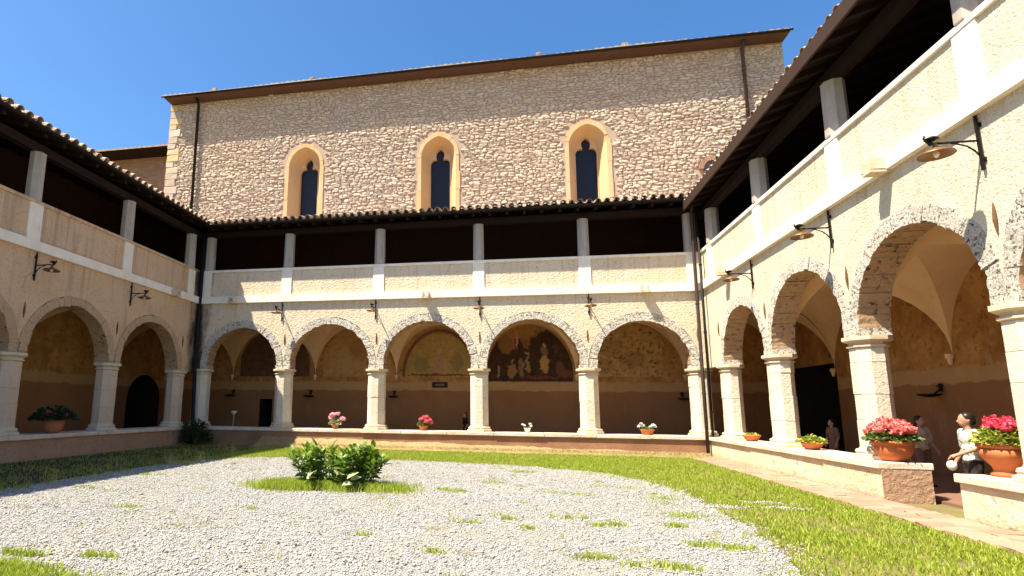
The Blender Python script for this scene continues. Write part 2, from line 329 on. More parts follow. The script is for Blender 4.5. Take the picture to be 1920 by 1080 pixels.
def wing(label, loc, rz, piers, cols, xa, xb, stu, zs, captop, coltop, ov, ze, va, vb, roofa, roofb, upa, upb, bays, doors=(), pilw=.42, tile_range=None, fascia=False, ringt=.28, pw=.31):
    PW = pw
    w_ = empty('cloister_wing', loc, rz, label, 'building wing')
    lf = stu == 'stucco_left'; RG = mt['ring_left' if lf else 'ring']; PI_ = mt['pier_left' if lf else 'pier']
    S = mt[stu]; cb, ct, pt = 5.68, 5.95, 7.06
    # facade above the arches
    pts = [(xa, captop)]
    arches = []
    for i in range(len(piers)-1):
        a, b = piers[i]+PW*.92, piers[i+1]-PW*.92; c = (a+b)/2; r = (b-a)/2; re = r+ringt
        arches.append((c, r, re))
        rw = min(re+.06, (piers[i+1]-piers[i])/2-.004)
        pts += [(c-rw, captop)]+semi(c, rw, zs, 36)+[(c+rw, captop)]
    pts += [(xb, captop)]
    m = MB(); zt = 5.9
    for (x0,z0),(x1,z1) in zip(pts, pts[1:]):
        if x1-x0 < 1e-4:
            continue
        m.quad((x0,0,z0),(x1,0,z1),(x1,0,zt),(x0,0,zt)); m.quad((x1,TH,z1),(x0,TH,z0),(x0,TH,zt),(x1,TH,zt)); m.quad((x0,TH,z0),(x1,TH,z1),(x1,0,z1),(x0,0,z0))
    m.build('facade_wall', S, w_, fix=False)
    for (c, r, re) in arches:
        g_ = MB(); A_ = semi(c, re-.08, zs, 36); B_ = semi(c, re+.14, zs, 36)
        g_.add([(x_,.11,z_) for x_,z_ in A_]+[(x_,.11,z_) for x_,z_ in B_], [(q,q+1,38+q,37+q) for q in range(36)]); g_.build('ring_backing', S, w_, fix=False)
        g_ = MB(); A_ = semi(c, r+.025, zs, 36); B_ = semi(c, re-.02, zs, 36)
        g_.add([(x_,.022,z_) for x_,z_ in A_]+[(x_,.022,z_) for x_,z_ in B_], [(q,q+1,38+q,37+q) for q in range(36)]); g_.build('joint_mortar', RG, w_, fix=False)
    # arch rings of separate eroded stones
    for ai, (c, r, re) in enumerate(arches):
        n = max(13, int(math.pi*r/.19)); cuts = [0]
        for k in range(n): cuts.append(cuts[-1]+rnd.uniform(.55,1.45))
        cuts = [q/cuts[-1]*math.pi for q in cuts]
        hs = zs-captop; g = .001/r
        for k in range(n):
            a0, a1 = cuts[k]+g, cuts[k+1]-g; ro = re+rnd.uniform(-.03,.035); ri = r+rnd.uniform(-.015,.03); f = -rnd.uniform(.012,.026)
            V = []; q = 3
            for y in (f, TH+.01):
                for rr in (ri, ro):
                    for s in range(q+1):
                        a = a0+(a1-a0)*s/q; V.append((c-rr*math.cos(a)+rnd.uniform(-.009,.009), y+rnd.uniform(-.007,.007), zs+rr*math.sin(a)+rnd.uniform(-.009,.009)))
            e = q+1; Fc = []
            for s in range(q): Fc += [(s,s+1,e+s+1,e+s),(2*e+s,3*e+s,3*e+s+1,2*e+s+1),(s,2*e+s,2*e+s+1,s+1),(e+s,e+s+1,3*e+s+1,3*e+s)]
            Fc += [(0,e,3*e,2*e),(q,2*e+q,3*e+q,e+q)]
            b = MB(); b.add(V, Fc); o = b.build('voussoir', RG, w_)
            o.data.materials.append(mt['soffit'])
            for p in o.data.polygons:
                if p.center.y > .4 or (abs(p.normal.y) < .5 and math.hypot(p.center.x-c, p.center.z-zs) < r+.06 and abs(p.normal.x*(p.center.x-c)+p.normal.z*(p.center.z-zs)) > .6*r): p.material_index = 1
        if hs > .02:
            for sx in (-1, 1):
                f = -rnd.uniform(.012,.03); b = MB().box(*sorted((c+sx*(r-.004), c+sx*(re-.01))), f, TH+.01, captop+.004, zs-.004, .004)
                b.build('springer', RG, w_)
    # piers
    py = .22
    for x in piers:
        zz = [1.04]
        while zz[-1] < captop-.24-.75: zz.append(zz[-1]+rnd.uniform(.38,.62))
        zz.append(captop-.22)
        p0 = oct_block(x, py, PW, zz[0], zz[1]-.0015).build('pier', PI_, w_)
        for k in range(1, len(zz)-1): oct_block(x, py, PW+rnd.uniform(-.006,.006), zz[k]+.0015, zz[k+1]-.0015, j=.004).build('block', PI_, p0)
        MB().lathe([(PW-.01,captop-.22),(PW+.035,captop-.20),(PW+.035,captop-.17),(PW-.005,captop-.155),(PW+.01,captop-.12),(PW+.075,captop-.085),(PW+.09,captop-.075),(PW+.09,captop-.004),(PW+.05,captop)], 8, (x,py)).build('capital', mt['mould'], p0)
        MB().lathe([(PW+.11,.822),(PW+.115,.83),(PW+.11,.89),(PW+.06,.91),(PW+.075,.945),(PW+.06,.985),(PW+.015,1.0),(PW,1.04)], 8, (x,py)).build('base', mt['mould'], p0)
    for x in piers:
        MB().lathe([(.006,captop+.92),(.018,captop+1.02),(.026,captop+1.12),(.020,captop+1.22),(.005,captop+1.36)], 6, (x+rnd.uniform(-.05,.05),-.012)).build('tie_anchor', mt['rust'], w_)
    # string course, parapet, pilasters, coping rail
    m = MB().box(xa, xb, -.11, .02, cb, ct); m.build('string_course', mt['white'], w_)
    ends = [xa]+[c for c in cols]+[xb]
    for a, b in zip(ends, ends[1:]):
        if b-a < .35: continue
        MB().box(a, b, .0, .28, ct-.06, pt-.09).build('parapet_panel', S, w_)
    for c in cols: MB().box(c-pilw/2, c+pilw/2, -.035, .30, ct+.001, pt-.091, .003).build('pilaster', mt['white'], w_)
    MB().box(xa, xb, -.048, .34, pt-.09, pt).build('coping_rail', S if lf else mt['white'], w_)
    for c in cols:
        z1 = coltop
        MB().lathe([(.19, pt+.001),(.195,pt+.02),(.185,z1-.03),(.19,z1)], 8, (c,.13)).build('column', mt['column'], w_)
    MB().box(xa, xb, .02, .26, coltop+.001, coltop+.24).build('beam', mt['wood'], w_)
    # arcade floor, gallery floor, inner walls
    MB().box(va, vb, TH+.2, DEP, GZ-.1, GZ+.03).build('arcade_floor', mt['floor'], w_)
    MB().box(va, vb, .28, DEP, 5.48, 5.75).build('gallery_floor', mt['floor'], w_)
    segs = sorted(doors); x = va; iw = MB()
    for (d0, d1, dz, arch) in segs:
        iw.quad((x,DEP,0),(d0,DEP,0),(d0,DEP,5.6),(x,DEP,5.6))
        if arch:
            c = (d0+d1)/2; r = (d1-d0)/2; P = semi(c, r, dz-r, 20)
        else: P = [(d0,dz),(d1,dz)]
        for (x0,z0),(x1,z1) in zip(P, P[1:]): iw.quad((x0,DEP,z0),(x1,DEP,z1),(x1,DEP,5.6),(x0,DEP,5.6))
        rb = MB()
        PP = [(d0,0)]+P+[(d1,0)]
        for (x0,z0),(x1,z1) in zip(PP, PP[1:]): rb.quad((x0,DEP,z0),(x1,DEP,z1),(x1,DEP+1.9,z1),(x0,DEP+1.9,z0))
        rb.add([(x_,DEP+1.9,z_) for x_,z_ in PP], [tuple(range(len(PP)))]); rb.build('dark_doorway', mt['dark'], w_, fix=False)
        x = d1
    iw.quad((x,DEP,0),(vb,DEP,0),(vb,DEP,5.6),(x,DEP,5.6)); iw.build('inner_wall', mt['inner'], w_, fix=False)
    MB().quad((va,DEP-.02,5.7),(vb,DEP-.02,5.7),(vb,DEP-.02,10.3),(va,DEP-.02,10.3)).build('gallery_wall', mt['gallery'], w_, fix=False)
    # groin vaults
    for (a, b) in bays:
        m = MB(); n = 12; cx, cy, hx, hy = (a+b)/2, (TH+DEP)/2, (b-a)/2, (DEP-TH)/2; z0, Hh = 2.98, 2.27
        for sec in range(4):
            V = []
            for i in range(n+1):
                s = math.sin(i/n*math.pi/2)
                for k in range(2*n+1):
                    q = math.sin((k-n)/n*math.pi/2)*s
                    zz = z0+Hh*math.sqrt(max(0,1-q*q))
                    u, v = ((q,s),(q,-s),(s,q),(-s,q))[sec]
                    V.append((cx+u*hx, cy+v*hy, zz))
            k2 = 2*n+1
            m.add(V, [(i*k2+k, i*k2+k+1, (i+1)*k2+k+1, (i+1)*k2+k) for i in range(n) for k in range(2*n)])
        m.build('vault', mt['vault'], w_, smooth=True, fix=False)
        MB().lathe([(.015,2.80),(.04,2.84),(.05,2.93),(.075,2.97),(.08,3.06)], 8, (a, DEP-.07)).build('corbel', mt['vault'], w_)
    # roof
    sl_ = math.tan(R_(17)); zr = lambda y: ze+(y+ov)*sl_
    rf = MB(); th = .07
    rf.quad((roofa,-ov,ze-th),(roofb,-ov,ze-th),(upb,DEP,zr(DEP)-th),(upa,DEP,zr(DEP)-th))
    rf.quad((roofa,-ov,ze),(upa,DEP,zr(DEP)),(upb,DEP,zr(DEP)),(roofb,-ov,ze)); rf.quad((roofa,-ov,ze-th),(roofa,-ov,ze),(roofb,-ov,ze),(roofb,-ov,ze-th))
    roof = rf.build('roof', mt['wood'], w_, fix=False)
    k = roofa+.2
    while k < roofb:
        o_ = MB(); o_.box(k-.05, k+.05, -.06, .06, 0, 1)
        y0, y1 = -ov+.06, DEP-.05
        b = MB(); V = [(k+dx, y, zr(y)-th-dz) for y in (y0,y1) for dx in (-.05,.05) for dz in (.002,.13)]
        b.add(V, [(0,1,3,2),(4,6,7,5),(0,2,6,4),(1,5,7,3),(0,4,5,1),(2,3,7,6)]); b.build('rafter', mt['wood'], roof)
        k += .62
    if fascia:
        MB().box(roofa, roofb, -ov-.05, -ov-.002, ze-.22, ze+.07).build('fascia_board', mt['fascia'], roof)
    else:
        V = []; n = 8
        g = MB()
        for xx in (roofa, roofb):
            V += [(xx, -ov-.075+.075*math.cos(math.pi+math.pi*q/n), ze-.0+.075*math.sin(math.pi+math.pi*q/n)) for q in range(n+1)]
        g.add(V, [(q, q+1, n+2+q, n+1+q) for q in range(n)]); g.build('gutter', mt['pipe_dark'], roof, fix=False)
    # tiles: the eave row one by one, the rows above as one piece
    sp = .30; ta, tb = tile_range or (roofa, roofb); k = ta+.15; ang = R_(17)
    while k < tb-.05:
        for me, dx, dz in ((TILE_C, 0, .075), (TILE_P, sp/2, .115)):
            o_ = link('tile', me, roof); o_.location = (k+dx+rnd.uniform(-.015,.015), -ov-(.02 if fascia else .10)+rnd.uniform(-.035,.02), ze+dz-(.02 if fascia else 0)+rnd.uniform(-.01,.012)); o_.rotation_euler = (ang+rnd.uniform(-.05,.03), rnd.uniform(-.06,.06), rnd.uniform(-.05,.05))
        k += sp
    X = np.arange(roofa, roofb, sp/8); Y = np.linspace(-ov+.28, DEP, 10); g = MB()
    V = []; e = len(X)
    for y in Y:
        f_ = (y+ov)/(DEP+ov)
        for x_ in X:
            xx = x_+ (upa-roofa)*f_*(1-(x_-roofa)/(roofb-roofa)) + (upb-roofb)*f_*(x_-roofa)/(roofb-roofa)
            V.append((xx, y, zr(y)+.09+.05*math.cos(2*math.pi*(xx-ta-.15)/sp)))
    g.add(V, [(i*e+q, i*e+q+1, (i+1)*e+q+1, (i+1)*e+q) for i in range(len(Y)-1) for q in range(e-1)])
    tag(g.build('tile_rows', mt['tile'], roof, fix=False), kind='stuff')
    return w_
back = wing('sunlit rough plaster cloister wing of five arches below the church', (0,0,0), 0, [.25,3.78,7.5,11.33,15.13,18.72], [.3,3.78,7.54,11.35,15.12,18.7], 0, W,
    'stucco_back', 3.19, 3.05, 8.47, .57, 8.79, -4, W+4, .45, W-.5, -4, W+4, [(-4,-.5),(-.5,3.6),(3.6,7.4),(7.4,11.25),(11.25,15.1),(15.1,W+.35),(W+.35,W+4)], doors=[(.93,1.55,1.95,False)], pw=.312)
right = wing('cloister wing with yellow cream plaster in full sun on the right', (W,0,0), -math.pi/2, [1.3,4.62,8.22,11.62,15.1,18.6], [1.0,4.68,8.27,11.64,15.1,18.6], 0, 19,
    'stucco_right', 3.19, 3.05, 8.22, .55, 8.60, -4, 19, .5, 19, -4, 19, [(-.5,4.55),(4.55,8.15),(8.15,11.55),(11.55,15.1),(15.1,19)], doors=[(-3.7,-.45,3.25,False)], fascia=True, ringt=.265, pw=.262)
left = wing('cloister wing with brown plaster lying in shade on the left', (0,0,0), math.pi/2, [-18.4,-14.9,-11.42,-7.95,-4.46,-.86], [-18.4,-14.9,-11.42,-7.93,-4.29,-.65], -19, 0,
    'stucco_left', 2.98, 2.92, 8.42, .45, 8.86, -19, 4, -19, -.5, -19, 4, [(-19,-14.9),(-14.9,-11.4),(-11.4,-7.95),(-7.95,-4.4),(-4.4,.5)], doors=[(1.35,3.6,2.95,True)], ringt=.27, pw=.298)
# stone drain spouts along the string courses
def spout(parent, x, z=5.80, p=.34):
    m = MB(); m.box(x-.13, x-.075, -p, -.05, z-.10, z+.08, .006); m.box(x+.075, x+.13, -p, -.05, z-.10, z+.08, .006); m.box(x-.128, x+.128, -p+.004, -.05, z-.155, z-.101, .006)
    m.build('drain_spout', mt['mould'], parent)
for x in (1.6, 9.4, 17.05): spout(back, x)
for x in (2.45, 9.75): spout(right, x)
for x in (-1.85, -9.4): spout(left, x)

# ---------------------------------------------------------------- low walls between the piers
def low_wall(label, loc, rz, x0, x1, mat, endcap=None):
    o = empty('low_wall', loc, rz, label, 'low wall', 'low walls under the arcade piers')
    MB().box(x0+.03, x1-.03, -.18, .56, GZ-.1, .70).build('wall_body', mat, o)
    n = max(1, round((x1-x0)/1.75)); c = [x0+(x1-x0)*k/n+(rnd.uniform(-.2,.2) if 0 < k < n else 0) for k in range(n+1)]
    for a, b in zip(c, c[1:]): MB().box(a+.004, b-.004, -.245+rnd.uniform(-.012,.012), .60, .70+rnd.uniform(0,.004), .82+rnd.uniform(-.006,0), .004).build('coping_slab', mt['coping'], o, bevel=.012)
    return o
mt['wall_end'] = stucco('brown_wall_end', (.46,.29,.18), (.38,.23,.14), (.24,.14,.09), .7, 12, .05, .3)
low_wall('low red-brown wall with pale coping under the back arches', (0,0,0), 0, .26, W-.26, mt['lowwall_back'])
low_wall('long pale low wall on the right carrying three piers and the geranium pots', (W,0,0), -math.pi/2, -.3, 8.92, mt['lowwall'])
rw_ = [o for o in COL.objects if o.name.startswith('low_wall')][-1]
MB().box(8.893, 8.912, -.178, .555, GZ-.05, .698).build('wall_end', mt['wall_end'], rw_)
low_wall('low wall at the right edge beyond the gap, with the big urn', (W,0,0), -math.pi/2, 10.6, 19, mt['lowwall'])
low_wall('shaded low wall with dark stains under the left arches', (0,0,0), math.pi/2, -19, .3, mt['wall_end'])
MB_ = MB()
# dry earth banked against the back wall
n = 90; V = []
for i in range(n+1):
    x = 3.2+(W-.25-3.2)*i/n; h = .52-.26*i/n+.02*math.sin(x*2.1)+rnd.uniform(-.02,.02)
    V += [(x, -.17, h), (x, -.30+rnd.uniform(-.03,.03), h-.05), (x, -.55+rnd.uniform(-.05,.05), (h+GZ)/2-.02+rnd.uniform(-.02,.02)), (x, -.95+rnd.uniform(-.06,.06), GZ-.03)]
MB_.add(V, [(i*4+k, i*4+k+1, i*4+5+k, i*4+4+k) for i in range(n) for k in range(3)])
tag(MB_.build('earth_bank', mt['bank'], smooth=True), kind='structure')
# pink paving along the right wall
pv = tag(MB().box(W-1.02, W-.19, -19, -1.2, GZ-.06, GZ+.012).build('paving', mt['bank']), kind='structure')
y = -1.3; PAV = [MB().box(-.2,.2,-.12,.12,0,.03,.012).build('paver', mt['paver'], pv, bevel=.006) for _ in range(4)]
first = set()
while y > -15.5:
    for r in range(2):
        s = PAV[rnd.randrange(4)]
        if s.name in first: s = copy(s, pv)
        first.add(s.name); s.location = (W-.40-.405*r+rnd.uniform(-.01,.01), y-.13*r+rnd.uniform(-.01,.01), GZ+.004+rnd.uniform(-.004,.008)); s.rotation_euler = (0,0,rnd.uniform(-.05,.05))
    y -= .262

# ---------------------------------------------------------------- church
ch = empty('church', (9.5,4,0), 0, 'tall rubble stone church wall with three pointed windows behind the cloister', 'church')
ch.location = (0,0,0); CY = 4.0
WIN = [(2.62, 1.0), (9.24, 1.0), (15.93, 1.0)]; X0, X1, ZT = -4.95, 24.05, 17.25
def pointed(hw, zs, n=14, k=1.25):
    """left springing -> apex -> right springing, arcs of radius k*hw*... about the centre line"""
    r = hw*k; cx = r-hw; a1 = math.acos(cx/r) if cx > 0 else math.pi/2
    L = [(cx-r*math.cos(a1*i/n), zs+r*math.sin(a1*i/n)) for i in range(n+1)]
    return L+[(-x, z) for x, z in reversed(L[:-1])]
def wprof(hw, zs, sill, k=1.25, m=4, n=14):
    L = [(-hw, sill+(zs-sill)*i/m) for i in range(m)]; return L+pointed(hw, zs, n, k)+[(-x, z) for x, z in reversed(L)]
ZB = 5.63; SILL = 9.9; ZSP = 13.25
m = MB(); x = X0
for c, hw in WIN:
    hw = .83
    m.quad((x,CY,ZB),(c-hw,CY,ZB),(c-hw,CY,ZT),(x,CY,ZT)); m.quad((c-hw,CY,ZB),(c+hw,CY,ZB),(c+hw,CY,SILL),(c-hw,CY,SILL))
    P = pointed(hw, ZSP)
    for (a,z0),(b,z1) in zip(P, P[1:]): m.quad((c+a,CY,z0),(c+b,CY,z1),(c+b,CY,ZT),(c+a,CY,ZT))
    x = c+hw
m.quad((x,CY,ZB),(X1,CY,ZB),(X1,CY,ZT),(x,CY,ZT))
m.quad((X0,CY+12,0),(X0,CY,0),(X0,CY,ZT),(X0,CY+12,ZT)); m.quad((X1,CY,0),(X1,CY+12,0),(X1,CY+12,ZT),(X1,CY,ZT)); m.quad((X1,CY+12,0),(X0,CY+12,0),(X0,CY+12,ZT),(X1,CY+12,ZT))
m.build('wall', mt['mortar'], ch, fix=False)
def trefoil(hw, zs, sill):
    """cusped lancet head, same point count as wprof(m=4,n=14) = 37"""
    L = [(-hw, sill+(zs-sill)*i/4) for i in range(4)]
    side = []
    for i in range(8): a = math.pi*(1-.62*i/7); side.append((-hw*.52+hw*.48*math.cos(a)*1.0, zs+hw*.55*math.sin(a)))
    topc = zs+hw*.95
    for i in range(7): a = math.pi*(1.05-.55*i/6); side.append((hw*.44*math.cos(a), topc+hw*.62*math.sin(a)))
    side[-1] = (0, topc+hw*.72)
    return L+side+[(-x, z) for x, z in reversed(side[:-1])]+[(-x, z) for x, z in reversed(L)]
for c, _ in WIN:
    A = wprof(.97, ZSP, SILL); B = wprof(.81, ZSP, SILL); I = wprof(.52, ZSP-.0, SILL); Tn = trefoil(.465, ZSP-.12, SILL)
    wn = MB(); q = len(A)
    for P0, y0, P1, y1 in ((B, CY-.02, I, CY+.62),):
        wn.add([(c+a, y0, z) for a, z in P0]+[(c+a, y1, z) for a, z in P1], [(i, q+i, q+i+1, i+1) for i in range(q-1)])
    win = wn.build('window', mt['sand'], ch, fix=False)
    tr = MB(); tr.add([(c+a, CY+.615, z) for a, z in I]+[(c+a, CY+.60, z) for a, z in Tn]+[(c+a, CY+.78, z) for a, z in Tn], [(i, q+i, q+i+1, i+1) for i in range(q-1)]+[(q+i, 2*q+i, 2*q+i+1, q+i+1) for i in range(q-1)])
    tr.build('tracery', mt['sand'], win, fix=False)
    MB().quad((c-.65,CY+.775,SILL-.2),(c+.65,CY+.775,SILL-.2),(c+.65,CY+.775,14.6),(c-.65,CY+.775,14.6)).build('pane', mt['glass'], win, fix=False)
    k = 0; idx = list(range(0, q-1))
    st = [0,1,2,3,4,6,8,10,12,14,16,18,20,22,24,26,28,30,32,33,34,35,q-1]
    for a_, b_ in zip(st, st[1:]):
        e = b_-a_+1; f = CY-.035-rnd.uniform(0,.02); wd = rnd.uniform(-.07,.10)
        V = []
        for y in (f, CY+.03):
            for (P, s) in ((B, 0), (A, wd)):
                for i in range(a_, b_+1):
                    px, pz = P[i]; qx, qz = B[i]; V.append((c+px+(px-qx)*s*3, y, pz+(pz-qz)*s*3))
        Fc = []
        for i in range(e-1): Fc += [(i,i+1,e+i+1,e+i),(2*e+i,3*e+i,3*e+i+1,2*e+i+1),(i,2*e+i,2*e+i+1,i+1),(e+i,e+i+1,3*e+i+1,3*e+i)]
        Fc += [(0,e,3*e,2*e),(e-1,3*e-1,4*e-1,2*e-1)]
        b = MB(); b.add(V, Fc); b.build('surround_stone', mt['sand'], win)
# small arched window at the right
sw = MB(); P = semi(20.95, .36, 11.75, 12); PP = [(20.59,10)]+P+[(21.31,10)]
for (x0,z0),(x1,z1) in zip(PP, PP[1:]): sw.quad((x0,CY-.09,z0),(x1,CY-.09,z1),(x1,CY+.0,z1),(x0,CY+.0,z0))
swo = sw.build('small_window', mt['brick'], ch, fix=False)
b = MB(); b.add([(x_,CY-.03,z_) for x_,z_ in PP], [tuple(range(len(PP)))]); b.build('pane', plain('grey_pane', (.12,.12,.13), .3), swo, fix=False)
b = MB()
for z_ in (10.9, 11.3, 11.7): b.box(20.6, 21.3, CY-.06, CY-.035, z_-.015, z_+.015)
b.box(20.935, 20.965, CY-.062, CY-.036, 10, 12.1); b.build('bars', mt['iron'], swo)
P2 = semi(20.95, .36, 11.75, 10); P3 = semi(20.95, .56, 11.75, 10)
for k in range(10):
    V = [(P2[k][0],y_,P2[k][1]) for y_ in (CY-.10,CY+.02)]+[(P2[k+1][0],y_,P2[k+1][1]) for y_ in (CY-.10,CY+.02)]+[(P3[k+1][0],y_,P3[k+1][1]) for y_ in (CY-.10,CY+.02)]+[(P3[k][0],y_,P3[k][1]) for y_ in (CY-.10,CY+.02)]
    b = MB(); b.add([(vx+rnd.uniform(-.008,.008),vy,vz+rnd.uniform(-.008,.008)) for vx,vy,vz in V], [(0,2,4,6),(1,7,5,3),(0,1,3,2),(2,3,5,4),(4,5,7,6),(6,7,1,0)]); b.build('arch_brick', mt['brick'], swo)
# rubble stones
def stone(cx_, cz_, w_s, h_s):
    d = rnd.uniform(.012,.045); n = 6; V = []
    tx, tz = rnd.uniform(-.15,.15), rnd.uniform(-.28,.22)
    ang = sorted(rnd.uniform(-.35,.35)+2*math.pi*k/n for k in range(n)); tilt = rnd.uniform(-.25,.25)
    for ring, (s, y) in enumerate(((1.08, .01), (1.0, -d*.6), (.62, -d))):
        for a in ang:
            ca, sa = math.cos(a), math.sin(a); e = .72
            ux = math.copysign(abs(ca)**e, ca)*w_s/2*s; uz = math.copysign(abs(sa)**e, sa)*h_s/2*s
            V.append((cx_+ux+uz*tilt, CY+y+(min(.0, ux*tx+uz*tz-.01)*1.3 if ring else 0)+rnd.uniform(-.006,.006), cz_+uz+ux*tilt*.35))
    Fc = [(r*n+k, r*n+(k+1)%n, (r+1)*n+(k+1)%n, (r+1)*n+k) for r in range(2) for k in range(n)]+[tuple(2*n+k for k in range(n))]
    return V, Fc
allst = []; z = 10.32
while z < ZT-.05:
    h = rnd.uniform(.085,.15); x = X0+rnd.uniform(0,.1)
    while x < X1-.08:
        wd = min(rnd.choice((.14,.18,.22,.27,.33,.42))*rnd.uniform(.85,1.2), X1-x)
        zz = z+h/2+.07*math.sin(x*.9+z*2.3)+rnd.uniform(-.03,.03); xx = x+wd/2; ok = zz < ZT-.04
        for c, _ in WIN:
            if abs(xx-c) < 1.05+wd*.3 and zz < ZSP+.3: ok = False
            elif zz >= ZSP+.0 and math.hypot((xx-c)*1.0, zz-ZSP) < 1.32 and abs(xx-c) < 1.1+wd*.3: ok = False
        if math.hypot(xx-20.95, max(0, zz-11.75)) < .62 and zz < 12.4: ok = False
        if ok: allst.append((xx, zz, wd*.93, h*rnd.uniform(.8,1.12)))
        x += wd
    z += h*.97
def vis_size(s):
    dx = s[0]-CAM.x; dist = math.hypot(dx, CY-CAM.y); ok = s[1] > 10.8 and not (s[0] > 21.5 and s[1] < 14.5)
    return -(s[2]*s[3]/dist**2) if ok else 0
allst.sort(key=vis_size)
for s in allst[:300]:
    b = MB(); b.add(*stone(*s)); o = b.build('stone', mt['cstone'], ch, fix=False)
b = MB()
for s in allst[300:]: b.add(*stone(*s))
tag(b.build('rubble_stones', mt['cstone'], ch, fix=False), kind='stuff')
# quoins at the left edge
z = 9.5
while z < ZT-.2:
    h = rnd.uniform(.28,.42); wd = rnd.uniform(.35,.7)
    MB().box(X0-.05, X0+wd, CY-.07, CY+.5, z, z+h-.012, .015).build('quoin', mt['sand'] if rnd.random() < .3 else mt['cstone'], ch, bevel=.02); z += h
# church roof
OVC = .66
cr = MB(); cr.box(X0-.05, X1+.05, CY-OVC, CY+6, 17.27, 17.36)
crf = cr.build('roof', plain('brown_soffit', (.11,.06,.038), .9, 0, .3, 3), ch)
cr = MB()
for a_, b_ in ((CY-OVC-.02, CY+6),):
    cr.add([(X0-.14,a_,17.36),(X1+.12,a_,17.36),(X1+.12,b_,18.9),(X0-.14,b_,18.9)], [(0,1,2,3)])
V = []; X = np.arange(X0-.14, X1+.12, .05)
for x_ in X: V += [(x_, CY-OVC-.06, 17.37+.05*abs(math.sin(math.pi*x_/.28))+.012*math.sin(x_*7.3)+.03*math.sin(x_*.8)), (x_, CY+1.5, 17.85+.05*abs(math.sin(math.pi*x_/.28)))]
cr.add(V, [(2*i,2*i+2,2*i+3,2*i+1) for i in range(len(X)-1)]); cr.add([v for i,v in enumerate(V) if i%2==0]+[(x_, CY-OVC-.06, 17.33) for x_ in X], [(i,len(X)+i,len(X)+i+1,i+1) for i in range(len(X)-1)])
tag(cr.build('tile_rows', mt['tile'], crf, fix=False), kind='stuff')
b = MB(); b.tube([(X0-.14,CY-OVC-.10,17.30),(X1+.12,CY-OVC-.10,17.30)], .045, 8); b.build('gutter', mt['pipe_dark'], crf)
for x_ in (-2.2, 3.1, 13.9, 17.6): MB().box(x_-.12, x_+.12, CY-OVC-.05, CY-OVC+.3, 17.40, 17.54, .02).build('loose_tile', mt['tile'], crf)
# lower brick building at the left behind the church
lb = empty('brick_building', (0,0,0), 0, 'lower reddish brick building peeking out left of the church', 'building')
MB().box(-30, -4.0, 7, 14, 0, 16.0).build('wall', mt['brick'], lb)
b = MB(); b.box(-30.5, -4.1, 5.9, 14.3, 16.01, 16.10)
r_ = b.build('roof', mt['wood'], lb); b = MB(); V = []; X = np.arange(-30.5, -4.1, .05)
for x_ in X: V += [(x_, 5.85, 16.09+.055*abs(math.sin(math.pi*x_/.3))), (x_, 5.85, 16.03), (x_, 9.5, 17.2+.055*abs(math.sin(math.pi*x_/.3)))]
b.add(V, [(3*i,3*i+1,3*i+4,3*i+3) for i in range(len(X)-1)]+[(3*i,3*i+3,3*i+5,3*i+2) for i in range(len(X)-1)]); tag(b.build('tile_rows', mt['tile'], r_, fix=False), kind='stuff')
# ================================================================ OBJECTS
# ---------------------------------------------------------------- bracket lamps
def lamp_meshes():
    b = MB(); b.box(-.018,.018,-.05,-.022,-.72,.02); b.tube([(0,-.036,.03),(0,-.036,.06)], .022, 8)
    for z_ in (-.08,-.58): b.box(-.035,.035,-.02,0,z_-.03,z_+.03)
    out = {'wall_bar': (b.mesh('wall_bar', False, True), mt['iron'])}
    b = MB(); b.tube([(0,-.04,-.30),(0,-.60,-.30)], .016, 8); b.tube([(0,-.60,-.30),(0,-.64,-.27),(0,-.67,-.22),(0,-.66,-.18)], [.016,.018,.016,.010], 8); b.ball((0,-.60,-.30), .03); out['arm'] = (b.mesh('arm', True, True), mt['iron'])
    b = MB(); b.tube([(0,-.045,-.52),(0,-.10,-.44),(0,-.18,-.37),(0,-.30,-.325),(0,-.36,-.312)], .011, 8); out['brace'] = (b.mesh('brace', True, True), mt['iron'])
    b = MB(); b.lathe([(.03,-.20),(.06,-.215),(.085,-.24),(.05,-.25),(.03,-.27)], 16, (0,-.58)); out['cap'] = (b.mesh('cap', True, True), mt['iron'])
    b = MB(); b.lathe([(.022,-.30),(.03,-.36),(.05,-.385),(.12,-.41),(.19,-.445),(.205,-.47),(.20,-.475),(.12,-.43),(.03,-.40)], 24, (0,-.55), cap=False); out['lamp_shade'] = (b.mesh('lamp_shade', True, False), mt['copper'])
    b = MB(); b.ball((0,-.55,-.45), (.035,.035,.055), 12, 8); out['bulb'] = (b.mesh('bulb', True, True), mt['bulb'])
    for m_, k in out.values(): m_.materials.append(k)
    return out
LM = lamp_meshes()
def wall_lamp(loc, rz, label):
    o = empty('wall_lamp', loc, rz, label, 'wall lamp', 'bracket lamps on the courtyard walls')
    for n_, (me, k) in LM.items(): link(n_, me, o)
for x_, l in ((3.66,'black bracket lamp on the back wall nearest the shaded corner'),(7.45,'black bracket lamp on the back wall, second from the left'),(11.39,'black bracket lamp on the back wall, third from the left'),(15.21,'black bracket lamp on the back wall nearest the right corner')):
    wall_lamp((x_,-.0,5.62), 0, l)
for y_, l in ((-4.10,'black bracket lamp on the right wall nearest the far corner'),(-7.93,'black bracket lamp above the middle pier of the right wall'),(-11.62,'largest black bracket lamp at the right edge')):
    wall_lamp((W,y_,5.60), -math.pi/2, l)
for y_, l in ((-7.75,'black bracket lamp on the left wall nearest the left edge'),(-4.0,'black bracket lamp on the left wall nearest the far corner')):
    wall_lamp((0,y_,5.60), math.pi/2, l)
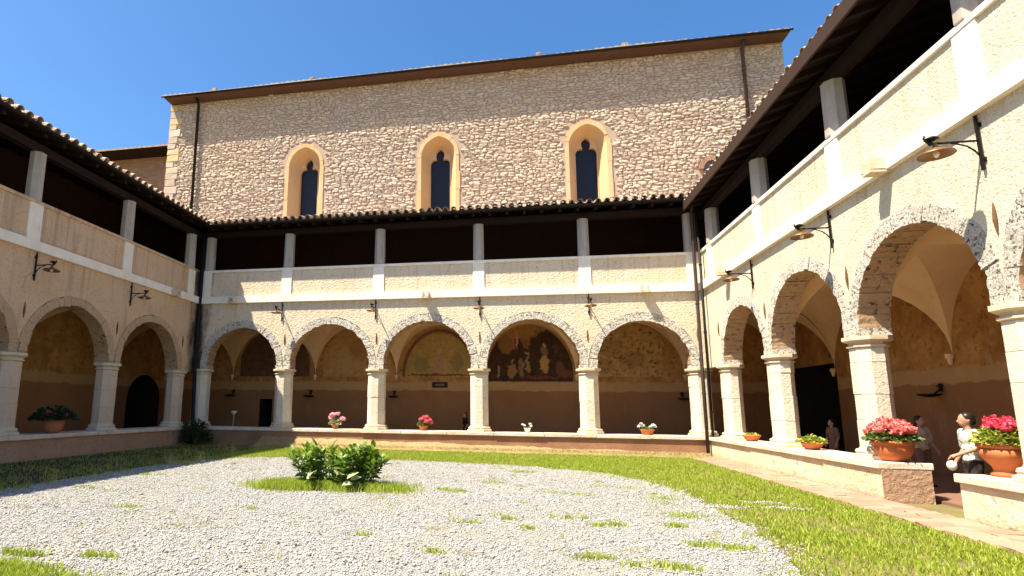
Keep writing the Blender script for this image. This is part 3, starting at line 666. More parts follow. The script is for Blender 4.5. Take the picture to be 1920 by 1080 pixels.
# ---------------------------------------------------------------- sconces inside the arcade
def sconce(loc, rz, label):
    o = empty('wall_sconce', loc, rz, label, 'wall sconce', 'iron sconces inside the arcade')
    MB().lathe([(.05,-.09),(.20,-.06),(.24,-.02),(.23,-.005),(.05,-.03)], 20, (0,-.27)).build('dish', mt['iron'], o, True)
    m = MB(); m.tube([(0,0,.12),(0,-.08,.06),(0,-.20,-.03)], .022, 8); m.box(-.045,.045,-.03,0,.06,.24); m.box(-.10,.10,-.045,-.02,.17,.20); m.build('bracket', mt['iron'], o)
for x_, l in ((3.42,'dark iron sconce on the inner wall behind the pink flowers'),(7.33,'dark iron sconce on the inner wall above the red flowers'),(19.15,'dark iron sconce on the inner wall at the right end of the back arcade'),(-.41,'dark iron sconce deep in the shaded left corner bay')):
    sconce((x_,3.98,2.13), 0, l)
for x_, l in ((11.25,'dark iron sconce half hidden left of the dark painting'),(15.35,'dark iron sconce half hidden by the pier right of the dark painting')): sconce((x_,3.98,2.13), 0, l)
sconce((W+3.98,-4.06,2.13), -math.pi/2, 'dark iron sconce on the inner wall above the two people')
# ---------------------------------------------------------------- wall paintings
def fresco_mat(name, base, base2, ells, nsc=3.5, grime=(.05,.03,.02), gt=.55, dist=.25):
    t = T(name); nv = t.n('TexNoise'); t.set(nv.inputs['Vector'], t.pos); nv.inputs['Scale'].default_value = 4.5; nv.inputs['Detail'].default_value = 5
    v = t.n('VectorMath', _operation='MULTIPLY_ADD'); t.set(v.inputs[0], nv.outputs['Color']); v.inputs[1].default_value = (dist,)*3; t.set(v.inputs[2], t.pos)
    S = t.sep(v.outputs[0]); x, z = S[0], S[2]; o = dist/2
    c = t.mix(t.rng(t.noise(nsc, 6, .65), .35, .65), base, base2)
    for cx, cz, rx, rz, col, amt in ells:
        dx = t.math('DIVIDE', t.math('SUBTRACT', x, cx+o), rx); dz = t.math('DIVIDE', t.math('SUBTRACT', z, cz+o), rz)
        d = t.math('ADD', t.math('MULTIPLY', dx, dx), t.math('MULTIPLY', dz, dz))
        c = t.mix(t.rng(d, .7, 1.15, amt, 0), c, col)
    c = t.mix(t.rng(t.noise(6, 6, .7, dist=.5), gt, gt+.1, 0, .85), c, grime)
    return t.out(c, t.bump(t.noise(14, 5), .3, .02), .9)
def lunette(label, a, b, z0, u0, u1, k, mat, y=3.985):
    cx, hx = (a+b)/2, (b-a)/2; n = 28; m = MB(); P = []
    for i in range(n+1):
        u = u0+(u1-u0)*i/n; P.append((cx+u*hx, max(z0+.02, 2.98+2.27*math.sqrt(max(0,1-(u/k)**2))*1.0-.07)))
    V = [(x_,y,z0) for x_,_ in P]+[(x_,y,z_) for x_,z_ in P]+[(x_,y+.012,z0) for x_,_ in P]+[(x_,y+.012,z_) for x_,z_ in P]; e = n+1
    m.add(V, [(i,i+1,e+i+1,e+i) for i in range(n)]+[(e+i,e+i+1,3*e+i+1,3*e+i) for i in range(n)]+[(i,2*e+i,2*e+i+1,i+1) for i in range(n)])
    return tag(m.build('wall_painting', mat, fix=True), label, 'wall painting', 'faded paintings on the inner wall')
O1, O2, GR, RD, DK, PL = (.40,.22,.08), (.30,.15,.055), (.20,.19,.12), (.24,.07,.035), (.035,.02,.014), (.50,.38,.22)
lunette('dark lunette painting with pale standing figures behind the fourth arch', 11.25, 15.1, 2.78, -.93, .93, .96, fresco_mat('fresco_dark', (.035,.018,.012), (.075,.035,.018), [
    (12.9,5.0,.8,.45,(.34,.17,.05),.9),(12.25,4.45,.35,.5,(.30,.15,.05),.75),(13.05,4.5,.18,.35,(.28,.13,.05),.7),(13.8,3.55,.19,.42,(.46,.27,.09),.95),(13.82,4.02,.17,.22,(.20,.13,.09),.9),(13.80,4.30,.07,.09,(.40,.30,.20),.9),(12.45,3.25,.20,.34,(.34,.19,.08),.8),(12.48,3.66,.07,.09,(.36,.22,.12),.8),(12.85,3.4,.11,.42,(.26,.17,.10),.8),(13.12,3.5,.10,.40,(.40,.24,.10),.7),(13.1,3.98,.06,.08,(.36,.22,.12),.8),
    (12.55,4.55,.05,.40,(.42,.10,.06),.8),(12.68,4.5,.035,.40,(.50,.36,.28),.8),(13.78,5.0,.10,.16,(.30,.18,.14),.8),(14.45,3.3,.20,.3,(.16,.08,.045),.7),(11.9,3.2,.08,.28,(.34,.24,.18),.7),(14.7,3.1,.25,.16,(.20,.07,.03),.7),(13.6,2.95,.9,.08,(.16,.06,.03),.8),(14.3,4.2,.12,.2,(.12,.06,.035),.7)], gt=.57, dist=.42))
mb3 = fresco_mat('fresco_ochre', (.46,.29,.09), (.30,.20,.08), [(9.35,4.5,.8,.35,(.42,.27,.10),.7),(9.3,3.5,.28,.5,(.40,.24,.13),.8),(9.3,4.12,.12,.14,(.46,.30,.16),.8),(8.5,3.5,.35,.35,(.20,.17,.08),.7),(10.1,3.6,.3,.4,(.24,.17,.08),.7),(9.3,3.05,1.5,.05,(.16,.05,.03),.9)], gt=.58)
lunette('ochre and green lunette painting with red border behind the third arch', 7.4, 11.25, 2.95, -.80, .80, .86, mb3)
lunette('faint brown lunette painting behind the second arch', 3.6, 7.4, 2.98, -.80, .86, .92, fresco_mat('fresco_faint', (.50,.30,.12), (.38,.21,.08), [(5.7,4.2,.5,.5,(.28,.14,.06),.5),(4.9,3.7,.3,.5,(.44,.29,.15),.6),(6.3,3.6,.3,.4,(.26,.14,.07),.5)], gt=.57, grime=(.20,.09,.04)))
lunette('flaking painting of dark scraps on ochre plaster behind the fifth arch', 15.1, W+.35, 2.98, -.86, .62, .93, fresco_mat('fresco_scraps', (.54,.33,.13), (.42,.24,.09), [(16.5,4.2,.5,.4,(.24,.15,.09),.5),(17.3,3.7,.6,.35,(.20,.11,.06),.45),(16.3,3.4,.3,.3,(.26,.15,.08),.5)], gt=.515, grime=(.10,.06,.035)))
lunette('darkened red-brown lunette painting behind the shaded first arch', -.5, 3.6, 2.98, -.82, .86, .92, fresco_mat('fresco_shaded', (.17,.08,.04), (.10,.05,.03), [(1.9,3.9,.5,.5,(.22,.11,.05),.6)], gt=.55))
# red painted arch border round the third bay's picture: raised moulding
b = MB(); cx, hx = 9.325, 1.925; n = 30; V = []
for i in range(n+1):
    a = math.pi*i/n
    for rr, y_ in ((.86,3.98),(.86,3.945),(.80,3.945),(.80,3.98)): V.append((cx-rr*hx*math.cos(a), y_, 2.98+rr*2.45*math.sin(a)-.0))
b.add(V, [(i*4+k, i*4+k+1, i*4+5+k, i*4+4+k) for i in range(n) for k in range(3)])
tag(b.build('painted_border', plain('oxide_red', (.20,.07,.04), .9)), 'dark red arched border round the ochre painting', 'border')
pq = empty('wall_plaque', (9.35,3.98,2.62), 0, 'small dark plaque with a pale centre below the ochre painting', 'plaque')
MB().box(-.34,.34,-.03,0,-.12,.12).build('board', mt['iron'], pq); MB().box(-.20,.20,-.036,-.031,-.045,.05).build('inscription_field', plain('pale_plaque', (.16,.13,.10)), pq)
# ---------------------------------------------------------------- drainpipes
def pipe(name, label, pts, r, mat, clips=()):
    o = empty(name, pts[-1], 0, label, 'drainpipe', 'drainpipes'); L = Vector(pts[-1])
    MB().tube([Vector(p)-L for p in pts], r, 10).build('pipe', mat, o, True)
    for z_ in clips:
        P = [Vector(p) for p in pts]
        for a, c in zip(P, P[1:]):
            if min(a.z,c.z) <= z_ <= max(a.z,c.z) and abs(a.z-c.z) > .5:
                s = (z_-a.z)/(c.z-a.z); q = a+(c-a)*s-L; MB().lathe([(r+.012,q.z-.025),(r+.014,q.z),(r+.012,q.z+.025)], 10, (q.x,q.y)).build('clip', mat, o); break
pipe('drainpipe', 'brown drainpipe with a bent top in the right corner', [(18.95,-.50,8.62),(18.80,-.42,8.66),(18.72,-.30,8.60),(18.70,-.24,8.40),(18.70,-.22,5.0),(18.66,-.34,3.0),(18.66,-.36,.16)], .055, mt['pipe'], (7.3,5.2,2.2))
pipe('drainpipe', 'thin dark drainpipe on the right wall beside the corner', [(W-.14,-.42,8.3),(W-.14,-.42,.16)], .04, mt['pipe_dark'], (6.5,4.2,1.6))
pipe('drainpipe', 'black drainpipe in the shaded left corner', [(.12,-.12,8.75),(.12,-.12,5.2),(.16,-.18,3.2),(.30,-.30,.9),(.30,-.30,.16)], .07, mt['pipe_dark'], (7.3,5.5,3.4))
pipe('drainpipe', 'black drainpipe down the left end of the church wall', [(-3.3,CY-.45,17.28),(-3.3,CY-.20,17.0),(-3.26,CY-.17,10.2)], .07, mt['pipe_dark'], (16,14,12))
pipe('drainpipe', 'brown drainpipe down the right end of the church wall', [(22.42,CY-.45,17.28),(22.42,CY-.20,17.0),(22.42,CY-.17,11)], .07, mt['pipe'], (16,14.2,12.4))
# ---------------------------------------------------------------- leaves and plants
def leaf_mesh(L, Wd, fold=.25, curl=.25, n=4, shape=1.0):
    V = []; Fc = []
    for i in range(n+1):
        s = i/n; w_ = Wd/2*math.sin(math.pi*min(1, s**shape*.97+.03))**.8 if 0 < i < n else .004
        z_ = -curl*L*s*s; V += [(-w_, L*s, z_+fold*w_), (0, L*s, z_), (w_, L*s, z_+fold*w_)]
    for i in range(n): Fc += [(3*i,3*i+1,3*i+4,3*i+3),(3*i+1,3*i+2,3*i+5,3*i+4)]
    return V, Fc
def orient(dirv, roll=0): return dirv.to_track_quat('Y','Z').to_matrix() @ Matrix.Rotation(roll, 3, 'Y')
def add_leaf(b, V, Fc, pos, dirv, roll, sc=1):
    Mx = orient(dirv, roll); b.add([Mx @ (Vector(v)*sc)+pos for v in V], Fc)
# the shrub in the gravel
sh = empty('shrub', (9.32,-9.6,GZ), 0, 'low leafy green shrub in the middle of the gravel', 'shrub')
LV = []
for k in range(4):
    b = MB(); b.add(*leaf_mesh(rnd.uniform(.17,.22), rnd.uniform(.075,.10), .3, rnd.uniform(.1,.35))); me = b.mesh('leaf', True); me.materials.append(mt['leaf']); LV.append(me)
stems = MB(); spots = []
for k in range(90):
    a = rnd.uniform(0, 2*math.pi); q = math.sqrt(rnd.random()); sx, sy = q*math.cos(a)*.90, q*math.sin(a)*.60
    hump = max(.24, .72-.28*abs(abs(sx-.02)-.5)-.18*(q**2)+rnd.uniform(-.10,.10))
    if abs(sx) < .16: hump *= .8
    p0 = Vector((sx*.72, sy*.7, 0)); p1 = Vector((sx*1.12, sy*1.1, hump)); pm = (p0+p1)/2+Vector((0,0,.06)); stems.tube([p0,pm,p1], [.012,.010,.006], 5)
    for j in range(13):
        s = .08+.92*j/12; p = p0.lerp(p1, s)+Vector((0,0,.05*math.sin(math.pi*s))); az = j*2.4+k; el = rnd.uniform(-.15,.5)+.75*s
        spots.append((p, Vector((math.cos(az)*math.cos(el)+sx*.35, math.sin(az)*math.cos(el)+sy*.3, math.sin(el))).normalized(), rnd.uniform(.5,1.2)))
stems.build('stems', plain('green_stem', (.10,.14,.04)), sh)
spots.sort(key=lambda q: -q[2]*(1.2-q[0].y)); fol = MB()
for i, (p, dv, s) in enumerate(spots):
    if i < 290:
        o = link('leaf', LV[i%4], sh); o.location = p; o.rotation_euler = orient(dv, rnd.uniform(-.6,.6)).to_euler(); o.scale = (s,)*3
    else: V, Fc = leaf_mesh(.20, .09, .3, .25); add_leaf(fol, V, Fc, p, dv, rnd.uniform(-.6,.6), s)
tag(fol.build('foliage', mt['leaf'], sh, True, fix=False), kind='stuff')
for k in range(7):
    b = MB(); b.add(*leaf_mesh(rnd.uniform(.18,.26), rnd.uniform(.14,.2), .15, rnd.uniform(.3,.7), 5)); o = b.build('pale_leaf', mt['paleleaf'], sh, True, fix=False)
    o.location = (rnd.uniform(-.35,.75), rnd.uniform(-.62,-.40), rnd.uniform(.08,.32)); o.rotation_euler = orient(Vector((rnd.uniform(-.8,.8), -1, rnd.uniform(-.1,.7))), rnd.uniform(-.5,.5)).to_euler()
# flower heads
def head_mesh(r, n, mat, name='flower_head'):
    b = MB(); b.ball((0,0,0), (r*.98,r*.98,r*.78), 10, 6)
    for k in range(n):
        z_ = 1-1.5*k/n; a = k*2.4; q = math.sqrt(max(0,1-z_*z_)); d = Vector((q*math.cos(a), q*math.sin(a), z_*.8)); p = d*r; ps = r*rnd.uniform(.42,.6)
        for j in range(3):
            V, Fc = leaf_mesh(ps, ps*.95, .2, .15, 2); add_leaf(b, V, Fc, p, (d*.55+Vector((rnd.uniform(-1,1),rnd.uniform(-1,1),rnd.uniform(-1,1)))).normalized(), rnd.uniform(0,6))
    me = b.mesh(name, False); me.materials.append(mat); return me
def potted(label, loc, prof, potmat, leafm, nleaf, lsize, spread, hgt, heads=(), headr=.06, cat='potted plant', rimz=None, headmat=None, nh=16):
    o = empty('potted_plant', loc, rnd.uniform(0,6), label, cat, 'potted plants on the low walls')
    MB().lathe(prof, 28, (0,0)).build('pot', potmat, o, True)
    zt = max(z_ for _, z_ in prof); top = max(r for r, z_ in prof if z_ > zt-.08)
    MB().lathe([(top-.02, zt-.03),(.01, zt-.02)], 20, cap=False).build('soil', mt['earth'], o)
    f = MB()
    for k in range(nleaf):
        a = rnd.uniform(0,6.28); q = math.sqrt(rnd.random()); p = Vector((q*spread*math.cos(a), q*spread*math.sin(a), zt-.02+hgt*(1-q*q*.8)*rnd.uniform(.15,1)))
        V, Fc = leaf_mesh(lsize*rnd.uniform(.7,1.25), lsize*.95, .3, rnd.uniform(0,.3), 3)
        add_leaf(f, V, Fc, p, Vector((math.cos(a)*q+rnd.uniform(-.6,.6), math.sin(a)*q+rnd.uniform(-.6,.6), rnd.uniform(-.2,.8))).normalized(), rnd.uniform(-1,1))
    f.build('foliage', leafm, o, False, fix=False)
    if heads:
        me = [head_mesh(headr*s, nh, headmat) for s in (1, .8)]; st = MB()
        for hx_, hy_, hz_ in heads:
            h_ = link('flower_head', me[rnd.randrange(2)], o); h_.location = (hx_, hy_, hz_); h_.rotation_euler = (rnd.uniform(-.4,.4), rnd.uniform(-.4,.4), rnd.uniform(0,6)); st.tube([(hx_*.4,hy_*.4,zt), (hx_,hy_,hz_)], .005, 5)
        st.build('flower_stems', mt['potleaf'], o)
    o.rotation_euler = (0,0,0); return o
SZ = .822
big = [(.13,0),(.165,.012),(.225,.08),(.265,.16),(.275,.22),(.265,.27),(.27,.28),(.295,.29),(.297,.34),(.28,.347),(.26,.33)]
hd = [(q*math.cos(a)*.33, q*math.sin(a)*.33, .66-.17*q*q+rnd.uniform(-.03,.03)) for q, a in [(math.sqrt((k+.5)/17)*rnd.uniform(.8,1.1), k*2.4) for k in range(17)]]
potted('big terracotta pot of coral geraniums beside the gap in the right wall', (W+.20,-8.62,SZ), big, mt['terra'], mt['potleaf'], 330, .075, .36, .26, hd, .095, headmat=mt['coral'])
urn = [(.15,0),(.155,.03),(.12,.06),(.13,.12),(.20,.21),(.25,.28),(.255,.35),(.23,.355),(.235,.37),(.265,.38),(.265,.43),(.24,.435),(.22,.41)]
hd = [(q*math.cos(a)*.2+.06, q*math.sin(a)*.2+.02, .74-.1*q*q) for q, a in [(math.sqrt((k+.5)/9), k*2.4) for k in range(9)]]
potted('terracotta urn of crimson geraniums at the right edge', (W+.22,-10.87,SZ), urn, mt['terra'], mt['limeleaf'], 300, .075, .27, .26, hd, .085, headmat=mt['crimson'])
bowl = [(.10,0),(.13,.005),(.17,.05),(.21,.12),(.235,.13),(.235,.16),(.215,.165),(.20,.15)]
potted('shallow terracotta bowl with a few sprigs near the right corner', (W+.20,-2.55,SZ), bowl, mt['terra'], mt['limeleaf'], 40, .06, .16, .08)
potted('shallow terracotta bowl of yellow-green plants between the right piers', (W+.20,-5.85,SZ), bowl, mt['terra'], mt['limeleaf'], 170, .075, .25, .16)
smallp = [(.09,0),(.10,.005),(.14,.13),(.155,.135),(.155,.17),(.14,.172),(.13,.15)]
potted('small pot of pink round flower heads on the back wall', (5.95,.12,SZ), smallp, mt['terra_old'], mt['paleleaf'], 90, .10, .20, .22, [(-.10,-.05,.50),(.08,0,.54),(.27,.02,.36),(-.15,0,.38)], .095, headmat=mt['pink'], nh=22)
potted('terracotta pot of red flowers on the back wall', (9.3,.12,SZ), [(r*1.15,z_) for r,z_ in smallp], mt['terra'], mt['potleaf'], 110, .08, .20, .20, [(-.05,-.03,.40),(.10,.02,.46),(.22,0,.36),(.28,.05,.28),(.14,-.08,.32),(.02,.05,.47)], .085, headmat=mt['red'], nh=20)
potted('tiny white pot with wispy white flowers on the back wall', (13.0,.12,SZ), [(r*.78,z_*.9) for r,z_ in smallp], mt['whitepot'], mt['potleaf'], 22, .05, .12, .12, [(-.16,0,.27),(-.10,0,.24),(.10,.02,.29),(.13,-.02,.22)], .045, headmat=mt['white_petal'])
potted('terracotta trough of white flowers on the back wall near the right corner', (16.95,.12,SZ), [(.15,0),(.16,.005),(.20,.13),(.22,.135),(.22,.17),(.205,.172),(.19,.15)], mt['terra'], mt['potleaf'], 70, .06, .22, .12, [(-.26,0,.28),(-.18,0,.36),(-.12,.03,.30),(.2,0,.32),(.26,.02,.27),(.12,.0,.26)], .055, headmat=mt['white_petal'])
potted('large dark bushy plant in a pot on the shaded left wall', (-.10,-6.45,SZ), big, mt['terra_old'], mt['darkleaf'], 420, .12, .52, .42, [(.3,.1,.5),(-.2,.2,.6),(.1,-.3,.55),(-.35,-.1,.45)], .07, headmat=mt['red'])
# dark shrub on the ground in the shaded corner
ds = empty('shrub', (.75,-.75,GZ), 0, 'dark rounded shrub growing in the shaded left corner', 'shrub'); f = MB()
for k in range(900):
    d = Vector((rnd.gauss(0,1), rnd.gauss(0,1), abs(rnd.gauss(0,1)))).normalized(); q = rnd.random()**.35; p = Vector((d.x*.62*q, d.y*.5*q, .08+d.z*.85*q)); V, Fc = leaf_mesh(.11, .05, .3, .2, 3); add_leaf(f, V, Fc, p, (d+Vector((rnd.uniform(-.7,.7),)*1+(rnd.uniform(-.7,.7), rnd.uniform(-.3,.8)))).normalized(), rnd.uniform(-1,1))
tag(f.build('foliage', mt['darkleaf'], ds, fix=False), kind='stuff'); b = MB()
for k in range(7): a = k*.9; b.tube([(0,0,0),(.15*math.cos(a),.12*math.sin(a),.4),(.35*math.cos(a),.3*math.sin(a),.75)], [.02,.014,.006], 5)
b.build('stems', mt['earth'], ds)
# white stand in the left corner bay
st_ = empty('white_stand', (.76,2.0,GZ+.03), 0, 'slim white stand with a round foot in the first back bay', 'stand')
MB().lathe([(.16,0),(.16,.03),(.10,.05),(.03,.09),(.022,.14)], 20, (0,0)).build('foot', mt['whitepot'], st_, True); MB().lathe([(.022,.14),(.02,1.05),(.10,1.10),(.13,1.20),(.12,1.2),(.09,1.12)], 16, (0,0)).build('stem', mt['whitepot'], st_, True)
# ---------------------------------------------------------------- grass, weeds, pebbles
def pn(P, f, s): return .5+.25*(np.sin(P[:,0]*f+s)+np.sin(P[:,1]*f*1.3+s*2+1.7*np.sin(P[:,0]*f*.6+s)))
def blades(name, P, hmin, hmax, wd, mat, lean=.5, kind='stuff', z0=GZ-.015):
    n = len(P); h = rng.uniform(hmin, hmax, n); a = rng.uniform(0, 2*np.pi, n); ln = rng.uniform(.1, lean, n)*h; b_ = rng.uniform(0, 2*np.pi, n); w_ = wd*rng.uniform(.6,1.3,n)
    bx, by = np.cos(a)*w_, np.sin(a)*w_; lx, ly = np.cos(b_)*ln, np.sin(b_)*ln
    V = np.zeros((n,5,3)); z = np.full(n, z0)
    V[:,0] = np.c_[P[:,0]-bx, P[:,1]-by, z]; V[:,1] = np.c_[P[:,0]+bx, P[:,1]+by, z]
    V[:,2] = np.c_[P[:,0]+bx*.7+lx*.35, P[:,1]+by*.7+ly*.35, z+h*.6]; V[:,3] = np.c_[P[:,0]-bx*.7+lx*.35, P[:,1]-by*.7+ly*.35, z+h*.6]; V[:,4] = np.c_[P[:,0]+lx, P[:,1]+ly, z+h]
    i = np.arange(n)[:,None]*5
    Fc = np.concatenate([i+np.array([0,1,2]), i+np.array([0,2,3]), i+np.array([3,2,4])])
    return tag(npmesh(name, V.reshape(-1,3), Fc, mat), kind=kind)
P = np.c_[rng.uniform(.3, W-.75, 760000), rng.uniform(-16.5, -.75, 760000)]
ins = inside(P, GOUT); GO = np.asarray(GOUT); nr = np.empty(len(P))
for i in range(0, len(P), 20000): nr[i:i+20000] = np.sqrt(((P[i:i+20000,None,:]-GO[None,:,:])**2).sum(2)).min(1)
keep = np.where(ins, rng.random(len(P)) < .8*np.exp(-nr/.11)*pn(P, 5.1, 1.0), rng.random(len(P)) < .35+nr/.3)
d_ = np.hypot(P[:,0]-CAM.x, P[:,1]-CAM.y)
keep &= (P[:,0] < W-1.0) | (rng.random(len(P)) < .25)
keep &= (P[:,1] < -.95) | (rng.random(len(P)) < .3)
den = .25+.75*np.clip(pn(P, 1.7, 2.0)*pn(P, 4.3, .7)*3, 0, 1); den = np.where(P[:,0] < 3.9, den*.10, den); keep &= rng.random(len(P)) < den
# bare gravelly patches stay clear
STN = [(15.85,-10.15,.40,.20,.1),(16.65,-9.55,.42,.16,-.1),(16.75,-10.05,.40,.14,.3)]
for sx, sy, ra, rb, _ in STN: keep &= ((P[:,0]-sx)/ra)**2+((P[:,1]-sy)/rb)**2 > 1
g1 = blades('grass', P[keep], .02, .07, .0065, mt['grass'], .8); tag(g1, 'bright yellow-green grass around the gravel', 'grass')
def clump(cx, cy, rx, ry, n):
    m = max(2, int(n/60)); cc = np.c_[rng.normal(cx,rx*.5,m), rng.normal(cy,ry*.5,m)]; i = rng.integers(0,m,n); sg = .25*min(rx,ry)+.02
    return np.c_[cc[i,0]+rng.normal(0,sg*1.6,n), cc[i,1]+rng.normal(0,sg,n)]
ring = np.concatenate([clump(9.1,-10.05,.7,.2,4500), clump(8.6,-9.95,.45,.36,8500), clump(10.35,-9.95,.4,.25,1500), clump(9.3,-9.6,.9,.4,3000)])
tag(blades('grass', ring, .05, .17, .006, mt['grass'], .7), 'tuft of longer grass around the foot of the shrub', 'grass')
C = [(7.9,-15.45,.6,.16,2600),(8.6,-15.75,.8,.18,3500),(7.95,-15.0,.25,.06,250)]
tag(blades('grass', np.concatenate([clump(*c) for c in C]), .03, .10, .006, mt['grass'], .8), 'patch of grass at the lower left corner', 'grass')
tufts = [(12.0,-12.4,.16,.07,120),(12.55,-11.98,.14,.06,120),(13.9,-12.1,.24,.07,260),(14.75,-11.94,.24,.07,220),(13.39,-13.8,.22,.09,260),(12.8,-12.54,.12,.06,100),(13.34,-11.7,.2,.07,200),(11.74,-9.6,.35,.16,260),(12.26,-8.36,.3,.2,160),(14.9,-12.98,.35,.14,220),(15.08,-13.05,.3,.12,220),(13.95,-9.6,.6,.25,200),(14.35,-13.95,.3,.12,200),(13.97,-13.95,.25,.1,160),(8.58,-14.86,.2,.06,200),(4.44,-7.05,.3,.15,260),(5.0,-9.2,.2,.1,120),(4.1,-11.4,.2,.1,140),(5.2,-11.1,.18,.1,90),(4.4,-4.9,.35,.2,200),(10.9,-13.4,.1,.06,70),(11.8,-13.9,.14,.06,80),(7.2,-12.5,.2,.1,80),(9.0,-12.2,.16,.08,60),(14.6,-8.2,.4,.3,160),(15.1,-9.6,.3,.5,300),(14.9,-11.3,.3,.4,260),(12.9,-6.3,.6,.25,240)]
for _ in range(24): tufts.append((rnd.uniform(3.6,15), rnd.uniform(-15,-5.2), rnd.uniform(.05,.16), rnd.uniform(.04,.1), rnd.randint(8,45)))
TP = np.concatenate([clump(*c) for c in tufts]); 
tag(blades('weeds', TP, .02, .075, .006, mt['grass'], .9), 'scattered green weeds poking through the gravel', 'weeds')
dt = [(rnd.uniform(3.4,15.2), rnd.uniform(-15,-5), rnd.uniform(.08,.3), rnd.uniform(.05,.15), rnd.randint(10,60)) for _ in range(70)]
tag(blades('dry_weeds', np.concatenate([clump(*c) for c in dt]), .02, .09, .004, mt['drygrass'], 1.0), 'straw coloured dry weeds in the gravel', 'weeds')
wl = np.concatenate([clump(x_, y_, .18, .14, n_) for x_, y_, n_ in [(4.3,-7.2,40),(4.6,-6.6,30),(3.9,-8.5,25),(4.0,-10.6,30),(3.6,-6.3,25),(3.2,-5.0,25),(4.2,-4.2,40),(4.6,-3.3,30),(3.2,-2.6,30),(2.6,-2.0,30),(4.1,-9.3,18),(3.9,-2.1,30),(17.6,-3.2,12),(17.8,-5.5,14),(17.5,-7.6,16),(17.6,-9.9,16),(17.3,-11.6,18)]])
tag(blades('tall_weeds', wl, .12, .38, .0025, mt['drygrass'], .35), 'thin tall pale weeds along the edge of the shade', 'weeds')
BK = np.c_[rng.uniform(3.3, W-.3, 16000), -.17-np.abs(rng.normal(.3,.25,16000))]; BK = BK[BK[:,1] > -1.1]
tag(blades('dry_grass', BK, .02, .09, .006, mt['drygrass'], 1.2, z0=GZ+.08), 'short straw grass on the earth bank below the back wall', 'grass')
# pebbles
N = 105000; P = np.c_[rng.uniform(1.8,15.9,N*2), rng.uniform(-16.4,-4.2,N*2)]; P = P[inside(P, GOUT)]
dist = np.hypot(P[:,0]-CAM.x, P[:,1]-CAM.y); P = P[rng.random(len(P)) < np.clip(9/dist, .35, 1)][:N]
eo = GO[rng.integers(0,len(GO),5000)]+rng.normal(0,.16,(5000,2)); eo = eo[(eo[:,1] > -16) & (eo[:,0] > 4.2)]
P = np.concatenate([P, eo]+[np.c_[sx+ra*rng.normal(0,.5,260), sy+rb*rng.normal(0,.5,260)] for sx, sy, ra, rb, _ in STN]); N = len(P)
base = np.array([[1,0,0],[-1,0,0],[0,1,0],[0,-1,0],[0,0,1],[0,0,-.4]])
V = base[None]+rng.uniform(-.28,.28,(N,6,3)); sc = np.exp(rng.normal(-4.68,.38,N)); V = V*sc[:,None,None]*np.array([1,1,.7])
ca, sa = np.cos(rng.uniform(0,6.28,N)), np.sin(rng.uniform(0,6.28,N)); 
V[:,:,0] += P[:,None,0]; V[:,:,1] += P[:,None,1]; V[:,:,2] += GZ-.008+sc[:,None]*.2
fb = np.array([[0,2,4],[2,1,4],[1,3,4],[3,0,4],[2,0,5],[1,2,5],[3,1,5],[0,3,5]]); Fc = (np.arange(N)[:,None,None]*6+fb[None]).reshape(-1,3)
tag(npmesh('gravel_pebbles', V.reshape(-1,3), Fc, mt['pebble']), 'loose pale grey gravel covering the courtyard', 'gravel', kind='stuff')
